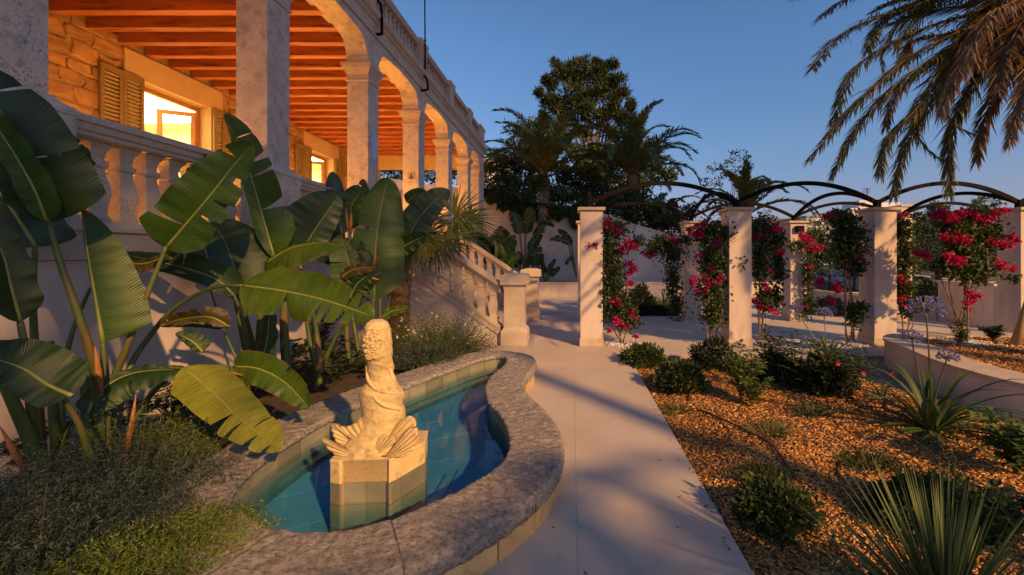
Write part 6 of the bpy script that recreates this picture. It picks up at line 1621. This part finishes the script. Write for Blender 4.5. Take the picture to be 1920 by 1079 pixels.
gen_fronds(sg2, P(925,470,13.5), 12, 1.1, (10,70), (0,360), ('palmgreen',), nl=40, ll=.36, w_=.035, droop=1.6, r0=.012)
# beds behind the pergola
def flatbed(name, label, px, m_, z=.012, kind='structure'):
    ps = [G(x, y, 0) for x, y in px]; q = [(p.x, p.y) for p in ps]
    if area(q) < 0: q = q[::-1]
    mb = MB(); mb.prism(q, .004, z); o = mb.build(name, M[m_]); tag(o, label, kind=kind); return o
flatbed('soil_bed', 'brown soil bed with small shrubs behind the pergola', [(1185,590),(1250,592),(1300,585),(1310,572),(1250,562),(1180,566)], 'mulchbase')
flatbed('soil_bed', 'mulch bed beyond the rear pillars at the right', [(1505,590),(1585,590),(1560,583),(1505,581)], 'mulchbase')
mound('low_shrub', 'dark shrub on the soil bed behind the first bougainvillea', G(1200,575), .42,.35,.62, 420, .08,.04,'bushdark', 401, 'shrubs beyond the pergola')
mound('low_shrub', 'flat dark shrub at the front of the soil bed', G(1220,590), .7,.3,.22, 420, .07,.035,'bushdark', 402, 'shrubs beyond the pergola')
strap_plant('agapanthus', 'pale green agapanthus behind the second bougainvillea', G(1245,582), 18, .7,.05, 'bushlit', 403, None, elev=(40,85), bend=.7)
mound('low_shrub', 'grey green shrub beyond the third front pillar bed', G(1550,590), .45,.35,.42, 420, .08,.03,'greyherb', 404, 'shrubs beyond the pergola')
strap_plant('agapanthus', 'far agapanthus with one blue head between the rear pillars', G(1545,592), 12, .45,.04, 'bushlit', 405, None, [(1558,585,9.4,.12)], elev=(40,85))
for k, (x, y, Y) in enumerate(((1735,560,12.6),(1765,560,12.8),(1705,560,12.4))):
    back_leaves(('broad leaf plant in the middle of the wall opening','broad leaf plant next to the end pier in the opening','low broad leaf plant at the start of the wall opening')[k], Y, [([(x,y),(x-3,y-25),(x-6,y-42)],.28),([(x+4,y),(x+14,y-18),(x+20,y-36)],.2),([(x-4,y),(x-16,y-14),(x-24,y-24)],.2)], 'leafdark', 410+k*5, group='broad leaf plants in the wall opening', base=(x, y+12))
mound('low_shrub', 'dark bushes filling the terrace wall opening', P(1735,575,11.9), .9,.5,.55, 700, .09,.05,'bushdark', 420, 'shrubs beyond the pergola')
# ================================================================== BOUGAINVILLEA
def vine(label, base, Y, stems_, leafblobs, flowers, seed, stakes=(), nleaf=60, L_=.078):
    t = thing('bougainvillea', label, 'climbing plant', tuple(base), 'bougainvilleas of the pergola'); b = Vector(base); mb = MB()
    for st_ in stems_:
        c = catmull([b+Vector((random.Random(seed+len(mb.v)).uniform(-.08,.08),0,0))] + [P(x, y, Y) for x, y in st_], 6); mb.tube(c, [.012*(1-.6*k/(len(c)-1)) for k in range(len(c))], 5)
    mb.build('stem', M['stem'], t, True)
    for (x0,y0,x1,y1) in stakes:
        mb = MB(); mb.tube([P(x0,y0,Y), P(x1,y1,Y)], .011, 6); mb.build('stake', M['stake'], t, True)
    g = np.random.default_rng(seed); Cs = []; 
    for (x, y, rx, ry) in leafblobs:
        c = np.array(P(x, y, Y)); n = int(nleaf*5.5*(rx*ry)/300)+20; d = g.normal(size=(n,3))*.5
        Cs.append(c + d*np.array([rx*Y/FOC, .16, ry*Y/FOC]))
    Cs = np.concatenate(Cs); n = len(Cs); V = leaves_arr(Cs, g.normal(size=(n,3))+np.array([0,-.3,-.1]), g.uniform(.6,1.25,n)*L_, g.uniform(.5,.8,n)*L_, g, .2); quads_obj('foliage', V, M['vine'], t)
    for (x, y, r_) in flowers:
        c = np.array(P(x, y, Y-.12)); n = int(26*(r_/8)**1.6)+8; d = unit(g.normal(size=(n,3)))*g.uniform(.2,1,(n,1))**.6; pp = c + d*np.array([r_*1.15,r_*.9,r_*.8])*Y/FOC
        n3 = np.repeat(pp, 3, 0); V = leaves_arr(n3, g.normal(size=(len(n3),3)), g.uniform(.030,.052,len(n3)), g.uniform(.024,.040,len(n3)), g, .3); quads_obj('flower_cluster', V, M['bract'], t)
    pb = g.normal(size=(240,2))*.17; pts_ = [(b.x+q[0], b.y+q[1]*.8) for q in pb]
    chip_mesh('pebbles', pts_, lambda x, y: .004 + b.z, (.018,.035), (.015,.03), (.008,.018), M['pebble'], None, tilt=.5, lift=.01, parent=t)
    return t
vine('bougainvillea just right of the first front pillar with flowers down to the ground', G(1163,644), 7.1, [[(1150,560),(1160,450),(1140,420)],[(1175,540),(1165,470),(1185,455)],[(1145,600),(1135,500),(1150,440)],[(1180,600),(1190,580)]],
     [(1150,430,26,18),(1145,480,22,30),(1150,530,20,35),(1160,575,26,22),(1175,600,22,16),(1135,560,10,40),(1195,455,10,12)], [(1142,425,10),(1155,432,10),(1138,415,7),(1180,458,13),(1170,468,9),(1188,462,8),(1182,495,9),(1190,505,7),(1180,512,6),(1105,460,6),(1116,459,5),(1160,570,9),(1152,562,7),(1183,585,7),(1160,605,10),(1170,612,8),(1155,600,7),(1190,600,6),(1192,630,5),(1142,620,4),(1180,532,7)], 501, [(1163,640,1165,470)], 70)
vine('bougainvillea climbing the second rear pillar with pale leaves', G(1265,604), 9.5, [[(1262,540),(1265,470),(1280,440)],[(1255,560),(1240,470),(1225,450)],[(1270,560),(1260,500)]],
     [(1262,470,22,28),(1262,530,14,40),(1240,455,20,16),(1268,575,12,22),(1222,470,12,14),(1285,450,12,10)], [(1250,448,6),(1262,450,7),(1270,455,6),(1215,480,7),(1205,475,5),(1228,478,5)], 502, nleaf=75)
vine('bougainvillea left of the second front pillar with tall flower heads', G(1337,643), 7.1, [[(1330,560),(1335,470),(1320,430)],[(1345,560),(1345,480),(1350,440)],[(1325,600),(1312,540),(1318,450)],[(1350,600),(1358,560)],[(1345,520),(1370,510),(1385,490)]],
     [(1330,440,26,22),(1335,490,24,35),(1335,545,24,30),(1338,590,20,20),(1365,440,10,20),(1384,492,8,12)], [(1293,430,7),(1300,440,7),(1310,425,9),(1320,420,8),(1312,440,8),(1345,450,8),(1340,460,6),(1300,525,8),(1298,532,6),(1322,520,7),(1330,535,7),(1345,530,8),(1352,520,7),(1335,505,6),(1306,545,4),(1322,545,5),(1309,479,5)], 503, [(1336,640,1345,520),(1328,640,1322,560)], 70)
vine('bougainvillea right of the second front pillar with a bright round bloom', G(1425,640), 7.25, [[(1425,560),(1425,470),(1430,430)],[(1432,570),(1450,500),(1455,440)],[(1422,600),(1415,500),(1415,430)]],
     [(1425,430,20,22),(1425,490,16,40),(1435,560,16,24),(1455,450,14,14),(1460,500,9,40),(1455,560,8,20)], [(1450,428,10),(1460,432,8),(1462,474,9),(1465,470,6),(1420,440,8),(1412,445,6),(1430,440,7),(1442,506,5),(1415,565,7),(1425,575,7),(1440,545,6),(1435,535,5),(1455,588,6),(1445,580,6)], 504, [(1424,640,1424,500),(1432,640,1427,500)], 65)
vine('bougainvillea on the third rear pillar arching over the wall light', G(1516,602), 9.5, [[(1515,540),(1515,470),(1495,455)],[(1518,560),(1522,500),(1530,440)]],
     [(1495,462,20,8),(1515,510,9,40),(1515,570,9,30),(1525,440,10,10)], [(1508,445,10),(1516,450,10),(1522,462,11),(1530,468,10),(1512,465,9),(1503,440,6),(1540,465,7),(1518,500,5),(1512,575,4)], 505, nleaf=60)
vine('yellow leafed climber on bamboo canes left of the third front pillar', G(1595,645), 7.0, [[(1600,580),(1590,500),(1590,430)],[(1585,600),(1582,500),(1575,440)],[(1605,600),(1608,560)]],
     [(1590,440,30,20),(1590,470,28,20),(1580,410,22,14),(1600,500,16,14),(1612,575,14,6),(1602,590,12,20),(1565,400,8,6)], [(1548,408,5),(1556,403,6),(1566,540,6),(1574,545,6),(1572,530,5),(1556,563,5),(1562,567,4),(1612,485,6),(1536,532,7),(1540,525,5)], 506, [(1585,640,1588,440),(1602,640,1590,460),(1598,640,1586,430)], 85)
vine('dark leafy bougainvillea right of the third front pillar', G(1695,640), 7.2, [[(1690,560),(1692,470),(1690,420)],[(1705,600),(1700,520),(1700,440)],[(1712,610),(1706,580)]],
     [(1692,430,10,24),(1695,480,12,34),(1692,540,12,30),(1700,575,10,18)], [(1690,405,4),(1698,402,4),(1690,560,7),(1700,575,6),(1705,580,5),(1695,530,5),(1690,520,4)], 507, nleaf=110)
PV = G(1810,640,.36)
vine('large flowering bougainvillea tree in the round planter before the fourth pillar', (PV.x,PV.y,.34), 6.0, [[(1790,590),(1775,500),(1765,430)],[(1800,600),(1815,520),(1820,430)],[(1795,610),(1840,520),(1850,430)],[(1780,560),(1745,480),(1730,480)],[(1820,540),(1870,520),(1905,490)],[(1820,500),(1850,450),(1890,450)]],
     [(1800,430,46,26),(1810,470,40,26),(1820,510,34,20),(1770,500,20,20),(1850,440,26,24),(1835,400,30,12),(1900,520,8,6)], [(1765,400,12),(1778,408,12),(1790,412,10),(1758,405,8),(1800,400,8),(1815,398,7),(1830,405,9),(1845,415,10),(1855,408,10),(1865,400,7),(1875,398,6),(1885,395,7),(1795,445,14),(1805,450,12),(1785,448,9),(1770,445,7),(1720,474,7),(1730,476,8),(1740,482,7),(1785,485,11),(1795,492,10),(1778,480,8),(1805,488,8),(1862,455,10),(1875,455,11),(1888,460,9),(1895,445,7),(1905,450,6),(1880,500,11),(1872,492,8),(1900,505,5),(1817,550,6),(1825,555,6),(1835,555,5),(1812,568,5),(1822,565,5),(1815,580,3)], 508, nleaf=36)
leafy('hibiscus_shrub', 'curly leafed small plant on the planter mulch near its rim', G(1800,655,.34), .40,.10, 6, 'bushmid', 520, None, .06)
leafy('hibiscus_shrub', 'low small plant on the planter mulch beside the bougainvillea trunk', G(1862,640,.34), .22,.14, 8, 'bushmid', 521, None, .07)
ws = thing('wooden_stake', 'leaning round wooden stake in the round planter at the right edge', 'stake', tuple(G(1903,648,.34)))
mb = MB(); mb.tube([G(1903,648,.34), P(1932,560,5.6)], [.055,.05], 12); mb.build('pole', M['stake'], ws, True)
# fallen petals and leaves
for x, y, r_ in ((1037,990,.012),(1062,980,.006)):
    p = G(x, y, .004); mb = MB(); mb.add([(p.x-r_,p.y,.002),(p.x,p.y-r_*.6,.006),(p.x+r_,p.y,.003),(p.x,p.y+r_*.6,.008)], [(0,1,2,3)]); o = mb.build('fallen_petal', M['redbloom']); tag(o, 'small dark red petal lying on the pale path by the pool' if r_ > .01 else 'tiny petal fleck on the path beyond the red petal', 'petal')

# loose litter: petals under the bougainvilleas, dry bits on the path, specks floating in the pool
def litter(name, pts, zf, L, W, m_, label):
    n = len(pts); c = np.array([(x, y, zf) for x, y in pts]); d = rng.normal(size=(n,3))*np.array([1,1,.08])
    d = unit(d); s_ = unit(np.cross(d, np.array([0,0,1.0])+rng.normal(0,.15,(n,3)))); l = rng.uniform(*L,n)[:,None]; w_ = rng.uniform(*W,n)[:,None]
    up = np.array([0,0,1.0]); V = np.stack([c+up*.0015, c+d*l*.5+s_*w_*.5+up*.006, c+d*l+up*.002, c+d*l*.5-s_*w_*.5+up*.003],1)
    o = quads_obj(name, V, M[m_]); tag(o, label, kind='stuff')
pet = []
for bx, by in ((1163,644),(1337,643),(1425,640),(1595,645),(1695,640),(1265,604),(1516,602)):
    q = G(bx, by, 0); pet += [(q.x+rng.normal()*.28, q.y+rng.normal()*.22) for _ in range(16)]
litter('fallen_petals', pet, .001, (.02,.035), (.015,.026), 'bract', 'fallen magenta petals scattered on the paving under the bougainvilleas')
dry = [(rng.uniform(-.2,.88), rng.uniform(1.9,6.2)) for _ in range(26)] + [(.9-abs(rng.normal())*.05, rng.uniform(1.8,6.2)) for _ in range(60)]
dry = [q for q in dry if not inside([tuple(p[:2]) for p in outer], *q)]
litter('leaf_litter', dry, .001, (.008,.03), (.004,.012), 'palmdry', 'dry bits of bark and leaf blown onto the path edge')
fl_ = [(float(p[0]), float(p[1])) for p in offset_curve(inner, -.06, 10)[[20,60,64,150,210,215,218,300,355]]]
litter('floating_specks', fl_, ZW+.0005, (.012,.026), (.008,.014), 'palmtan', 'small dry leaf specks floating at the edge of the pool water')
